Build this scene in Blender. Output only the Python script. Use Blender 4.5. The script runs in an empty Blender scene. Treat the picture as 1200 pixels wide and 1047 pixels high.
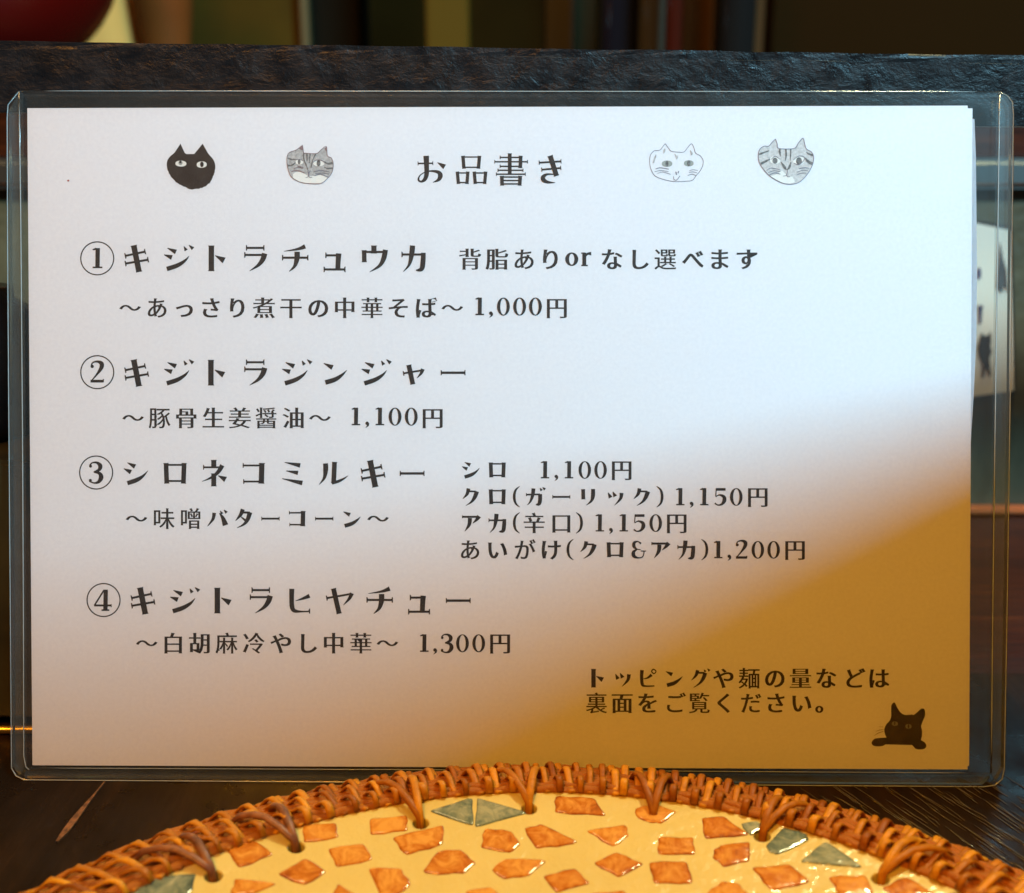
import bpy, bmesh, math, random
from mathutils import Vector, Matrix
random.seed(7)
scene = bpy.context.scene
C = scene.collection
R = math.radians
# ------------------------------------------------------------------ camera frame
FPX = 1305.0                      # focal length in photo pixels (1200 px wide frame)
PITCH = R(16)
D = 0.350                         # metres to the sheet along the view axis
FW = Vector((0, math.cos(PITCH), -math.sin(PITCH)))
DN = Vector((0, -math.sin(PITCH), -math.cos(PITCH)))
def ray(px, py):
    return Vector((1, 0, 0)) * ((px - 600) / FPX) + DN * ((py - 523.5) / FPX) + FW
TILT = R(13.6)
sx = Vector((math.cos(0.0117), -math.sin(0.0117), 0)).normalized()
up0 = Vector((0, math.sin(TILT), math.cos(TILT)))
sn = sx.cross(up0).normalized()           # towards the camera
su = sn.cross(sx).normalized()
def hit(px, py, p0, n):
    d = ray(px, py)
    return d * ((p0 - CAM).dot(n) / d.dot(n)) + CAM
CAM = Vector((0, 0, 0))
Pc = FW * D
H = -hit(600, 917, Pc, sn).z
CAM = Vector((0, 0, H))
Pc = CAM + FW * D
ORG = hit(600, 917, Pc, sn)               # middle of the sleeve's bottom edge, on the table
def L(px, py):                            # photo point -> coordinates on the sheet's plane
    p = hit(px, py, ORG, sn) - ORG
    return (p.dot(sx), p.dot(su))
SHEET_M = Matrix(((sx.x, su.x, sn.x, ORG.x), (sx.y, su.y, sn.y, ORG.y), (sx.z, su.z, sn.z, ORG.z), (0, 0, 0, 1)))
def onz(px, py, z):
    d = ray(px, py); return CAM + d * ((z - CAM.z) / d.z)
def ony(px, py, y):
    d = ray(px, py); return CAM + d * (y / d.y)

cam = bpy.data.cameras.new('camera'); camo = bpy.data.objects.new('camera', cam); C.objects.link(camo)
camo.location = CAM; camo.rotation_euler = (math.pi / 2 - PITCH, 0, 0)
cam.sensor_width = 36; cam.lens = FPX / 1200 * 36; cam.clip_start = 0.01; cam.clip_end = 50
cam.dof.use_dof = True; cam.dof.focus_distance = D * 0.995; cam.dof.aperture_fstop = 9
scene.camera = camo
scene.view_settings.view_transform = 'Standard'; scene.view_settings.look = 'None'
scene.view_settings.exposure = 0; scene.view_settings.gamma = 1
w = bpy.data.worlds.new("World"); scene.world = w; w.use_nodes = True
w.node_tree.nodes['Background'].inputs[0].default_value = (0.62, 0.55, 0.45, 1)
w.node_tree.nodes['Background'].inputs[1].default_value = 0.05

def area(name, loc, target, sx_, sy_, power, col, spread=180):
    l = bpy.data.lights.new(name, 'AREA'); l.shape = 'RECTANGLE'; l.size = sx_; l.size_y = sy_
    l.energy = power; l.color = col; l.spread = R(spread)
    o = bpy.data.objects.new(name, l); C.objects.link(o); o.location = loc
    o.rotation_euler = (Vector(target) - Vector(loc)).to_track_quat('-Z', 'Y').to_euler(); return o
WIN = Vector((1.45, -1.45, 1.70))
area('window_light', WIN, (0, .35, .1), .42, .50, 130, (0.33, 0.76, 1.0))
area('ceiling_lamp_light', (-0.32, -0.62, 1.15), (0, .3, .05), .26, .26, 15.8, (1.0, 0.385, 0.03))
area('bulb_light', (0.24, 0.50, 0.60), (0.05, .2, 0), .08, .08, 2.7, (1.0, 0.90, 0.46))
area('kitchen_light', (-0.25, 0.65, 1.3), (-.35, 1.2, .25), .4, .3, 4.0, (1.0, 0.66, 0.28))

# ------------------------------------------------------------------ helpers
def tag(o, label=None, cat=None, group=None, kind=None):
    if label: o['label'] = label
    if cat: o['category'] = cat
    if group: o['group'] = group
    if kind: o['kind'] = kind
    return o
def obj(name, me, mat=None, parent=None):
    if isinstance(me, bmesh.types.BMesh):
        m = bpy.data.meshes.new(name); me.to_mesh(m); me.free(); me = m
    o = bpy.data.objects.new(name, me); C.objects.link(o)
    if mat is not None and not me.materials: me.materials.append(mat)
    if parent: o.parent = parent
    return o
def empty(name, loc=(0, 0, 0), rz=0):
    o = bpy.data.objects.new(name, None); C.objects.link(o); o.location = loc; o.rotation_euler = (0, 0, rz)
    o.empty_display_size = .02; return o
def smooth(o):
    for p in o.data.polygons: p.use_smooth = True
    return o
def box(bm, x0, x1, y0, y1, z0, z1, bev=0, seg=2):
    r = bmesh.ops.create_cube(bm, size=1)
    for v in r['verts']:
        v.co = Vector((x0 + (v.co.x + .5) * (x1 - x0), y0 + (v.co.y + .5) * (y1 - y0), z0 + (v.co.z + .5) * (z1 - z0)))
    if bev:
        es = list({e for v in r['verts'] for e in v.link_edges})
        bmesh.ops.bevel(bm, geom=es, offset=bev, segments=seg, affect='EDGES')
def lathe(bm, prof, n=48):
    rings = []
    for r, z in prof:
        rings.append([bm.verts.new((r * math.cos(2 * math.pi * i / n), r * math.sin(2 * math.pi * i / n), z)) for i in range(n)])
    for a, b in zip(rings, rings[1:]):
        for i in range(n):
            j = (i + 1) % n; bm.faces.new((a[i], a[j], b[j], b[i]))
    if prof[0][0] > 0.0005: bm.faces.new(rings[0][::-1])
    if prof[-1][0] > 0.0005: bm.faces.new(rings[-1])
def tube(bm, pts, rad, n=8, flat=1.0, nrm=None, caps=True):
    rings = []
    for i, p in enumerate(pts):
        p = Vector(p)
        t = (Vector(pts[min(i + 1, len(pts) - 1)]) - Vector(pts[max(i - 1, 0)])).normalized()
        ref = Vector(nrm[i]) if nrm else Vector((0, 0, 1))
        s = t.cross(ref)
        if s.length < 1e-4: s = t.cross(Vector((0, 1, 0)))
        s.normalize(); u = s.cross(t).normalized()
        rr = rad[i] if isinstance(rad, (list, tuple)) else rad
        rings.append([bm.verts.new(p + s * (rr * math.cos(2 * math.pi * k / n)) + u * (rr * flat * math.sin(2 * math.pi * k / n))) for k in range(n)])
    for a, b in zip(rings, rings[1:]):
        for k in range(n):
            j = (k + 1) % n; bm.faces.new((a[k], a[j], b[j], b[k]))
    if caps:
        bm.faces.new(rings[0][::-1]); bm.faces.new(rings[-1])

def mat(name, col=(.5, .5, .5), rough=.5, metal=0, spec=.5, coat=0, coat_r=.05):
    m = bpy.data.materials.new(name); m.use_nodes = True
    b = m.node_tree.nodes['Principled BSDF']
    b.inputs['Base Color'].default_value = (*col, 1); b.inputs['Roughness'].default_value = rough
    b.inputs['Metallic'].default_value = metal; b.inputs['Specular IOR Level'].default_value = spec
    b.inputs['Coat Weight'].default_value = coat; b.inputs['Coat Roughness'].default_value = coat_r
    return m
def N(m, t, **kw):
    n = m.node_tree.nodes.new(t)
    for k, v in kw.items():
        if k in n.inputs.keys(): n.inputs[k].default_value = v
        else: setattr(n, k, v)
    return n
def lk(m, a, b): m.node_tree.links.new(a, b)
def coords(m, scale=(1, 1, 1), rot=(0, 0, 0)):
    t = N(m, 'ShaderNodeTexCoord'); mp = N(m, 'ShaderNodeMapping'); lk(m, t.outputs['Object'], mp.inputs[0])
    mp.inputs['Scale'].default_value = scale; mp.inputs['Rotation'].default_value = rot; return mp.outputs[0]
def noise(m, vec, scale, detail=4, rough=.6, dist=0):
    n = N(m, 'ShaderNodeTexNoise'); n.inputs['Scale'].default_value = scale; n.inputs['Detail'].default_value = detail
    n.inputs['Roughness'].default_value = rough; n.inputs['Distortion'].default_value = dist
    lk(m, vec, n.inputs['Vector']); return n.outputs['Fac']
def ramp(m, fac, stops):
    r = N(m, 'ShaderNodeValToRGB'); e = r.color_ramp.elements
    while len(e) < len(stops): e.new(.5)
    for i, (p, c) in enumerate(stops):
        e[i].position = p; e[i].color = (*c, 1) if len(c) == 3 else c
    lk(m, fac, r.inputs[0]); return r.outputs[0]
def bsdf(m): return m.node_tree.nodes['Principled BSDF']
def bump(m, h, strength=.3, dist=.001, prev=None):
    b = N(m, 'ShaderNodeBump'); b.inputs['Strength'].default_value = strength; b.inputs['Distance'].default_value = dist
    lk(m, h, b.inputs['Height'])
    if prev is not None: lk(m, prev, b.inputs['Normal'])
    lk(m, b.outputs[0], bsdf(m).inputs['Normal']); lk(m, b.outputs[0], bsdf(m).inputs['Coat Normal']); return b.outputs[0]

# ------------------------------------------------------------------ materials
M_paper = mat('paper_white', (.80, .80, .79), .55, spec=.3)
v = coords(M_paper)
lk(M_paper, ramp(M_paper, noise(M_paper, v, 900, 3), [(.3, (.745, .77, .835)), (.7, (.80, .825, .88))]), bsdf(M_paper).inputs['Base Color'])
b_ = bump(M_paper, noise(M_paper, v, 1500, 3), .12, .0002)
bump(M_paper, noise(M_paper, v, 22, 2), .25, .0012, b_)
M_ink = mat('printed_black_ink', (.035, .027, .026), .55, spec=.25)
M_grey = mat('pencil_grey', (.44, .43, .42), .6, spec=.2)
M_lgrey = mat('pencil_light_grey', (.58, .60, .61), .6, spec=.2)
M_line = mat('pencil_line_grey', (.20, .19, .24), .6, spec=.2)
M_stripe = mat('pencil_dark_stripe', (.13, .12, .13), .6, spec=.2)
M_white = mat('print_white', (.82, .83, .80), .6, spec=.2)
M_ear = mat('pencil_rose_brown', (.25, .17, .18), .6, spec=.2)
M_iris = mat('grey_iris', (.33, .36, .34), .6, spec=.2)
for mm, lo2, hi2 in ((M_grey, .30, .58), (M_lgrey, .46, .72), (M_stripe, .07, .26)):
    v = coords(mm); lk(mm, ramp(mm, noise(mm, v, 1100, 4, .7), [(.32, (lo2,) * 3), (.68, (hi2, hi2, hi2 * 1.01))]), bsdf(mm).inputs['Base Color'])
for mm in (M_ink,):
    v = coords(mm); lk(mm, ramp(mm, noise(mm, v, 260, 4), [(.3, (.018, .013, .013)), (.7, (.036, .030, .028))]), bsdf(mm).inputs['Base Color'])

def clear_mat(name, haze, gloss_r, tint=(.97, .98, .98)):
    m = bpy.data.materials.new(name); m.use_nodes = True; nt = m.node_tree
    nt.nodes.clear(); out = nt.nodes.new('ShaderNodeOutputMaterial')
    tr = N(m, 'ShaderNodeBsdfTransparent'); tr.inputs[0].default_value = (*tint, 1)
    df = N(m, 'ShaderNodeBsdfDiffuse'); df.inputs[0].default_value = (.60, .72, .75, 1)
    gl = N(m, 'ShaderNodeBsdfGlossy'); gl.inputs['Roughness'].default_value = gloss_r
    fr = N(m, 'ShaderNodeFresnel'); fr.inputs[0].default_value = 1.42
    vec = coords(m); nz = noise(m, vec, 70, 5, .7, .5)
    mr = N(m, 'ShaderNodeMapRange'); mr.inputs['To Min'].default_value = haze * .5; mr.inputs['To Max'].default_value = haze * 1.5
    lk(m, nz, mr.inputs['Value'])
    m1 = N(m, 'ShaderNodeMixShader'); lk(m, mr.outputs[0], m1.inputs[0]); lk(m, tr.outputs[0], m1.inputs[1]); lk(m, df.outputs[0], m1.inputs[2])
    m2 = N(m, 'ShaderNodeMixShader'); lk(m, fr.outputs[0], m2.inputs[0]); lk(m, m1.outputs[0], m2.inputs[1]); lk(m, gl.outputs[0], m2.inputs[2])
    lk(m, m2.outputs[0], out.inputs[0]); return m
M_sheet = clear_mat('clear_plastic_sheet', .009, .12)
M_seam = clear_mat('clear_plastic_seam', .045, .15)
M_edge = clear_mat('clear_plastic_cut_edge', .55, .12)

M_ledge = mat('black_lacquered_wood', (.012, .011, .011), .33, spec=.36)
v = coords(M_ledge, (1, 1, 1.0))
lk(M_ledge, ramp(M_ledge, noise(M_ledge, coords(M_ledge, (60, 60, 120)), 1, 5), [(.3, (.003, .0035, .0045)), (.75, (.009, .010, .012))]), bsdf(M_ledge).inputs['Base Color'])
n1 = bump(M_ledge, noise(M_ledge, coords(M_ledge, (.75, 1, 1)), 150, 6, .7, .4), .5, .0013)
n2 = bump(M_ledge, noise(M_ledge, coords(M_ledge, (.7, 1, 1.2)), 420, 3, .6), .4, .0005, n1)
lk(M_ledge, ramp(M_ledge, noise(M_ledge, v, 120, 4), [(.3, (.25,) * 3), (.7, (.55,) * 3)]), bsdf(M_ledge).inputs['Roughness'])

M_table = mat('dark_brown_varnished_wood', (.03, .015, .008), .3, spec=.12)
vg = coords(M_table, (1, .10, 1), (0, 0, R(0)))
g = noise(M_table, vg, 70, 8, .65, .8)
lk(M_table, ramp(M_table, g, [(.25, (.007, .0045, .003)), (.5, (.016, .009, .005)), (.66, (.030, .014, .006)), (.8, (.010, .006, .004))]), bsdf(M_table).inputs['Base Color'])
n1 = bump(M_table, noise(M_table, coords(M_table, (1, .07, 1)), 330, 5, .7), .22, .0007)
bump(M_table, noise(M_table, coords(M_table, (1, .4, 1)), 30, 3), .12, .003, n1)
lk(M_table, ramp(M_table, noise(M_table, coords(M_table), 60, 4), [(.3, (.22,) * 3), (.7, (.48,) * 3)]), bsdf(M_table).inputs['Roughness'])
M_red_wood = mat('red_brown_back_board', (.04, .010, .006), .38, spec=.22)
lk(M_red_wood, ramp(M_red_wood, noise(M_red_wood, coords(M_red_wood, (.06, 1, 1)), 260, 6, .7, .3), [(.3, (.012, .003, .001)), (.55, (.040, .008, .002)), (.75, (.09, .020, .003))]), bsdf(M_red_wood).inputs['Base Color'])
bump(M_red_wood, noise(M_red_wood, coords(M_red_wood, (.06, 1, 1)), 300, 4), .3, .001)

M_rat = mat('rattan', (.42, .14, .03), .45, spec=.25)
inf = N(M_rat, 'ShaderNodeObjectInfo')
rr = ramp(M_rat, inf.outputs['Random'], [(0, (.30, .085, .004)), (.5, (.52, .19, .007)), (1, (.76, .34, .018))])
nz = noise(M_rat, coords(M_rat), 240, 5, .7)
mx = N(M_rat, 'ShaderNodeMix', data_type='RGBA', blend_type='MULTIPLY'); mx.inputs['Factor'].default_value = .75
lk(M_rat, rr, mx.inputs[6]); lk(M_rat, ramp(M_rat, nz, [(.3, (.50, .42, .34)), (.6, (1.05, 1.05, 1.05))]), mx.inputs[7])
lk(M_rat, mx.outputs[2], bsdf(M_rat).inputs['Base Color'])
bump(M_rat, noise(M_rat, coords(M_rat), 900, 3), .35, .0004)
M_rat_dark = mat('rattan_reed_fibres', (.30, .09, .02), .45, spec=.25)
tc = N(M_rat_dark, 'ShaderNodeUVMap'); mp = N(M_rat_dark, 'ShaderNodeMapping'); lk(M_rat_dark, tc.outputs[0], mp.inputs[0]); mp.inputs['Scale'].default_value = (60, 5, 1)
f_ = noise(M_rat_dark, mp.outputs[0], 1.6, 4, .6)
lk(M_rat_dark, ramp(M_rat_dark, f_, [(.25, (.14, .035, .003)), (.5, (.42, .13, .008)), (.8, (.65, .26, .018))]), bsdf(M_rat_dark).inputs['Base Color'])
bump(M_rat_dark, f_, .5, .0005)
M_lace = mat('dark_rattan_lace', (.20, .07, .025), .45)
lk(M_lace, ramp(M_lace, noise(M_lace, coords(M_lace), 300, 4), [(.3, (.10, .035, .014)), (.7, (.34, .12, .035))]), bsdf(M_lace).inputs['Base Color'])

M_cream = mat('cream_glazed_resin', (.70, .58, .27), .25, coat=1.0, coat_r=.08)
lk(M_cream, ramp(M_cream, noise(M_cream, coords(M_cream), 35, 5, .6), [(.3, (.70, .58, .19)), (.7, (.78, .66, .24))]), bsdf(M_cream).inputs['Base Color'])
bq = bump(M_cream, noise(M_cream, coords(M_cream), 60, 3), .3, .002)
bump(M_cream, noise(M_cream, coords(M_cream), 230, 3, .6), .4, .0012, bq)
def tile_mat(name, a, b, c):
    m = mat(name, b, .16, coat=1.0, coat_r=.04)
    inf = N(m, 'ShaderNodeObjectInfo'); at = N(m, 'ShaderNodeAttribute', attribute_name='pigment')
    off = N(m, 'ShaderNodeVectorMath', operation='ADD'); cc = N(m, 'ShaderNodeCombineXYZ'); lk(m, inf.outputs['Random'], cc.inputs[0]); lk(m, coords(m), off.inputs[0]); lk(m, cc.outputs[0], off.inputs[1])
    nz = noise(m, off.outputs[0], 150, 6, .72, 2.2)
    ad = N(m, 'ShaderNodeMath', operation='MULTIPLY_ADD'); lk(m, at.outputs['Fac'], ad.inputs[0]); ad.inputs[1].default_value = -.22; lk(m, nz, ad.inputs[2])
    ad2 = N(m, 'ShaderNodeMath', operation='MULTIPLY_ADD'); lk(m, inf.outputs['Random'], ad2.inputs[0]); ad2.inputs[1].default_value = .16; lk(m, ad.outputs[0], ad2.inputs[2])
    lk(m, ramp(m, ad2.outputs[0], [(.26, a), (.46, b), (.68, c)]), bsdf(m).inputs['Base Color'])
    bump(m, noise(m, coords(m), 90, 3), .45, .0012); return m
M_tile = tile_mat('amber_glazed_tile', (.28, .06, .004), (.58, .19, .014), (.80, .40, .07))
M_tile_g = tile_mat('sage_green_tile', (.06, .09, .075), (.17, .23, .18), (.40, .43, .30))

# ------------------------------------------------------------------ lettering: hand-drawn strokes and outlined glyphs, all flat print
def ribbon(pts, steps=5):
    """(x, y, width) points -> left and right edges of a brush stroke"""
    P = [Vector(p) for p in pts]
    if len(P) > 2:
        Q = []
        for i in range(len(P) - 1):
            p0 = P[max(i - 1, 0)]; p1 = P[i]; p2 = P[i + 1]; p3 = P[min(i + 2, len(P) - 1)]
            for s in range(steps):
                t = s / steps
                Q.append(.5 * ((2 * p1) + (p2 - p0) * t + (2 * p0 - 5 * p1 + 4 * p2 - p3) * t * t + (3 * p1 - p0 - 3 * p2 + p3) * t ** 3))
        Q.append(P[-1]); P = Q
    l, r = [], []
    for i, p in enumerate(P):
        a = P[max(i - 1, 0)]; b = P[min(i + 1, len(P) - 1)]
        t = Vector((b.x - a.x, b.y - a.y)); t = t.normalized() if t.length > 1e-9 else Vector((1, 0))
        n = Vector((-t.y, t.x)) * max(p.z * 1.06, .2) / 2
        l.append((p.x + n.x, p.y + n.y)); r.append((p.x - n.x, p.y - n.y))
    return l, r
def r_(*p): return ('r', p)                 # brush stroke
def t_(x0, y0, x1, y1, a=1, b=1, w=7, k=24): return ('t', (x0, y0, x1, y1, a, b, w * 1.35, k * 1.1))   # hairline with end ticks
def st(x0, y0, x1, y1, w):                  # stem with slightly flared ends
    d = Vector((x1 - x0, y1 - y0)); q = d.normalized() * w * .22
    return ('r2', ((x0, y0, w * 1.22), (x0 + q.x, y0 + q.y, w), (x1 - q.x, y1 - q.y, w), (x1, y1, w * 1.22)))
def wd(x0, y0, x1, y1, w): return ('r2', ((x0, y0, 3), (x1, y1, w)))
# glyph: (base em px, photo-crop scale, centre x, centre y, strokes)
G = {}
G['キ'] = (36, 4, 320, 135, [st(307, 74, 332, 199, 25), t_(265, 124, 363, 103), t_(266, 160, 377, 141)])
G['ジ'] = (36, 4, 518, 130, [wd(465, 82, 505, 100, 22), wd(449, 113, 486, 126, 22), wd(542, 74, 553, 93, 16), wd(566, 68, 585, 85, 17), r_((462, 180, 20), (510, 164, 19), (546, 142, 12), (567, 119, 2))])
G['ト'] = (36, 4, 695, 133, [st(670, 73, 670, 193, 24), wd(688, 120, 730, 143, 28)])
G['ラ'] = (36, 4, 878, 135, [t_(833, 86, 920, 86), t_(825, 119, 918, 119, 1, 0), r_((921, 112, 24), (912, 140, 22), (890, 168, 14), (850, 194, 2))])
G['チ'] = (36, 4, 1065, 133, [r_((1112, 77, 20), (1075, 90, 11), (1012, 100, 2)), t_(1003, 130, 1127, 130), r_((1074, 102, 24), (1073, 135, 23), (1062, 170, 14), (1036, 195, 2))])
G['ュ'] = (36, 4, 88, 131, [t_(45, 117, 110, 117, 1, 0), r_((108, 108, 24), (105, 150, 22), (104, 182, 22)), t_(37, 183, 140, 183)])
G['ウ'] = (36, 4, 275, 130, [st(272, 70, 272, 107, 23), t_(222, 100, 330, 100, 0, 0), st(226, 92, 227, 148, 20), r_((326, 90, 22), (318, 130, 22), (298, 165, 14), (252, 194, 2))])
G['カ'] = (36, 4, 458, 130, [t_(402, 112, 505, 112, 1, 0), r_((505, 104, 20), (503, 145, 22), (496, 180, 20), (470, 186, 5)), r_((454, 70, 23), (450, 110, 22), (438, 160, 12), (410, 193, 2))])
G['ン'] = (36, 4.615, 337, 165, [wd(274, 114, 322, 137, 26), r_((283, 218, 24), (335, 202, 23), (372, 178, 14), (400, 151, 2))])
G['ャ'] = (36, 4.615, 760, 168, [t_(703, 172, 805, 155, 1, 0), st(734, 126, 756, 231, 24), r_((810, 148, 20), (800, 172, 14), (778, 198, 2))])
G['ー'] = (36, 4.615, 975, 172, [t_(908, 172, 1042, 172, w=9, k=26)])
G['シ'] = (36, 4.615, 365, 160, [wd(320, 102, 362, 123, 25), wd(300, 134, 340, 153, 25), r_((320, 213, 22), (370, 196, 22), (405, 174, 13), (432, 145, 2))])
G['ロ'] = (36, 4.615, 578, 163, [st(530, 107, 534, 218, 24), st(628, 107, 624, 218, 24), t_(534, 117, 624, 117, 0, 0), t_(536, 204, 622, 204, 0, 0)])
G['ネ'] = (36, 4.615, 790, 160, [st(788, 87, 788, 128, 26), t_(730, 127, 830, 127, 1, 0), r_((834, 116, 24), (812, 152, 20), (775, 182, 12), (724, 204, 2)), st(788, 160, 788, 230, 25), wd(812, 172, 852, 193, 30)])
G['コ'] = (36, 4.615, 1003, 162, [t_(945, 119, 1045, 119, 1, 0), st(1049, 106, 1046, 217, 27), t_(948, 206, 1040, 206, 1, 0)])
G['ミ'] = (36, 4.615, 107, 162, [wd(64, 102, 148, 119, 23), wd(72, 148, 136, 159, 22), wd(50, 190, 160, 214, 24)])
G['ル'] = (36, 4.615, 326, 160, [r_((284, 106, 25), (285, 140, 25), (277, 185, 15), (249, 221, 2)), st(333, 98, 328, 212, 24), r_((318, 213, 14), (350, 204, 15), (380, 190, 10), (407, 172, 2))])
G['ヒ'] = (36, 4.286, 60, 145, [r_((13, 86, 24), (12, 130, 22), (14, 175, 22), (26, 196, 18), (62, 200, 8), (104, 199, 7)), t_(96, 198, 105, 198, 0, 1), r_((102, 121, 20), (70, 134, 12), (32, 146, 2))])
G['ヤ'] = (36, 4.286, 250, 145, [t_(183, 133, 305, 112, 1, 0), st(219, 84, 248, 211, 23), r_((312, 108, 20), (298, 136, 14), (269, 168, 2))])
s = 5.4545
G['ク'] = (26, s, 112, 280, [r_((101, 226, 17), (92, 262, 14), (64, 293, 2)), t_(98, 244, 150, 246, 0, 0, 6), r_((155, 245, 20), (142, 280, 18), (120, 312, 10), (84, 336, 2))])
G['ガ'] = (26, s, 530, 280, [t_(472, 266, 562, 264, 1, 0, 6, 18), r_((562, 262, 18), (562, 300, 18), (555, 325, 16), (535, 330, 5)), r_((520, 226, 18), (515, 268, 16), (500, 310, 9), (480, 333, 2)), wd(562, 224, 572, 240, 13), wd(578, 219, 594, 233, 13)])
G['リ'] = (26, s, 865, 285, [st(836, 236, 838, 301, 17), r_((900, 235, 18), (899, 280, 18), (888, 312, 11), (856, 339, 2))])
G['ッ'] = (26, s, 1040, 283, [wd(994, 256, 1010, 288, 19), wd(1024, 250, 1040, 280, 19), r_((1080, 258, 18), (1073, 295, 13), (1035, 337, 2))])
G['ア'] = (26, s, 120, 450, [t_(62, 410, 165, 410, 1, 0, 7, 18), r_((172, 406, 20), (154, 430, 13), (130, 452, 2)), r_((113, 418, 19), (108, 460, 16), (80, 503, 2))])
s = 4.615
G['タ'] = (26, s, 955, 408, [r_((944, 358, 16), (932, 388, 13), (905, 420, 2)), t_(940, 375, 982, 376, 0, 0, 6), r_((982, 374, 18), (970, 412, 15), (950, 438, 9), (914, 457, 2)), wd(934, 398, 966, 424, 12)])
G['バ'] = (26, s, 810, 405, [r_((790, 374, 14), (783, 408, 11), (754, 446, 2)), r_((818, 376, 3), (836, 402, 14), (850, 440, 22)), wd(822, 364, 832, 380, 11), wd(842, 359, 856, 374, 12)])
G['ピ'] = (26, s * .98, 496, 127, [r_((450, 75, 17), (448, 120, 15), (452, 165, 14), (470, 177, 8), (530, 176, 6)), r_((512, 105, 14), (485, 125, 8), (455, 132, 2)), r_((522, 68, 6), (540, 82, 5), (527, 98, 5), (512, 84, 6), (522, 68, 6))])
G['グ'] = (26, 5.4545, 815, 127, [r_((800, 76, 16), (788, 110, 12), (760, 140, 2)), t_(796, 92, 840, 93, 0, 0, 6), r_((848, 92, 18), (836, 128, 16), (812, 160, 9), (774, 186, 2)), wd(840, 72, 850, 86, 11), wd(862, 66, 876, 80, 12)])
s = 6.316
G['お'] = (41, s, 167, 205, [t_(60, 160, 175, 158, 1, 1, 8, 28), r_((123, 103, 40), (126, 180, 34), (126, 240, 32), (112, 278, 26), (86, 294, 14), (66, 280, 14), (78, 248, 8), (120, 222, 8), (170, 216, 14), (215, 226, 26), (228, 252, 34), (212, 282, 22), (172, 300, 3)), wd(206, 152, 260, 185, 38)])
G['き'] = (41, s, 1045, 205, [t_(957, 154, 1124, 144, 1, 1, 9, 30), t_(976, 206, 1122, 193, 1, 1, 9, 30), st(1041, 102, 1088, 252, 34), r_((1068, 240, 6), (1020, 240, 14), (990, 258, 28), (992, 282, 30), (1025, 298, 18), (1078, 302, 3))])
G['品'] = (41, s, 458, 205, [st(394, 103, 402, 198, 24), st(517, 103, 509, 198, 24), t_(396, 112, 516, 112, 0, 0), t_(402, 188, 510, 188, 0, 0),
   st(353, 220, 361, 311, 23), st(431, 220, 424, 311, 23), t_(356, 230, 430, 230, 0, 0), t_(360, 301, 424, 301, 0, 0),
   st(478, 220, 486, 311, 23), st(563, 220, 555, 311, 23), t_(480, 230, 562, 230, 0, 0), t_(484, 301, 556, 301, 0, 0)])
G['書'] = (41, s, 752, 200, [st(742, 80, 742, 232, 26), t_(668, 110, 822, 110, 1, 0), t_(628, 142, 876, 142), t_(668, 176, 822, 176, 1, 0), t_(652, 205, 843, 205), t_(640, 234, 860, 234), st(823, 98, 820, 188, 25),
   st(683, 247, 686, 318, 25), st(820, 247, 815, 318, 25), t_(690, 255, 816, 255, 0, 0), t_(690, 281, 814, 281, 0, 0), t_(690, 306, 814, 306, 0, 0)])
# numerals and latin: cap height 20.5 px at base
s = 4
G['1'] = (20.5, s, 768, 363, [('r2', ((770, 321, 17), (769, 398, 17))), ('r2', ((749, 400, 6), (789, 400, 6))), ('r2', ((749, 328, 4), (764, 324, 9)))])
G['0'] = (20.5, s, 880, 363, [('o', (880, 363, 30, 42, 15, 38))])
G[','] = (20.5, s, 823, 363, [('o', (822, 394, 8, 8, 0, 0)), r_((826, 394, 11), (826, 404, 8), (815, 415, 1))])
G['2'] = (23.3, 4.615, 157, 168, [('o', (130, 137, 9, 9, 0, 0)), r_((125, 135, 8), (133, 117, 7), (158, 111, 11), (180, 122, 22), (178, 146, 20), (155, 180, 10), (124, 216, 5)), ('r2', ((121, 216, 14), (190, 216, 14))), ('r2', ((190, 205, 6), (190, 222, 4)))])
G['3'] = (23.3, 4.615, 151, 158, [r_((117, 120, 8), (130, 106, 7), (155, 105, 12), (173, 122, 22), (166, 144, 16), (138, 155, 6)), r_((138, 156, 6), (168, 162, 16), (178, 184, 24), (164, 208, 16), (140, 214, 8), (114, 204, 8)), ('o', (121, 124, 8, 8, 0, 0)), ('o', (120, 200, 8, 8, 0, 0))])
G['4'] = (23.3, 4.615, 145, 154, [('r2', ((157, 98, 22), (155, 209, 22))), ('r2', ((148, 100, 8), (96, 183, 8))), ('r2', ((94, 183, 10), (186, 183, 10))), ('r2', ((186, 176, 5), (186, 192, 5))), ('r2', ((134, 208, 8), (176, 208, 8)))])
G['5'] = (20.5, 5.4545, 570, 287, [('r2', ((538, 238, 16), (602, 238, 16))), ('r2', ((541, 234, 6), (538, 284, 6))), r_((538, 286, 5), (562, 274, 9), (590, 286, 20), (594, 310, 24), (578, 334, 14), (552, 340, 8), (532, 328, 10))])
G['o'] = (20.5, 4, 120, 148, [('o', (120, 148, 30, 31, 12, 25))])
G['r'] = (20.5, 4, 187, 148, [('r2', ((178, 118, 17), (178, 177, 17))), ('r2', ((163, 120, 5), (180, 120, 6))), ('r2', ((164, 177, 6), (194, 177, 6))), r_((182, 140, 5), (192, 124, 9), (210, 122, 15))])
G['('] = (20.5, 5.4545, 412, 287, [r_((432, 222, 3), (405, 248, 13), (396, 290, 17), (405, 333, 13), (432, 358, 3))])
G[')'] = (20.5, 5.4545, 182, 290, [r_((160, 225, 3), (187, 250, 13), (196, 293, 17), (187, 336, 13), (160, 362, 3))])
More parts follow.
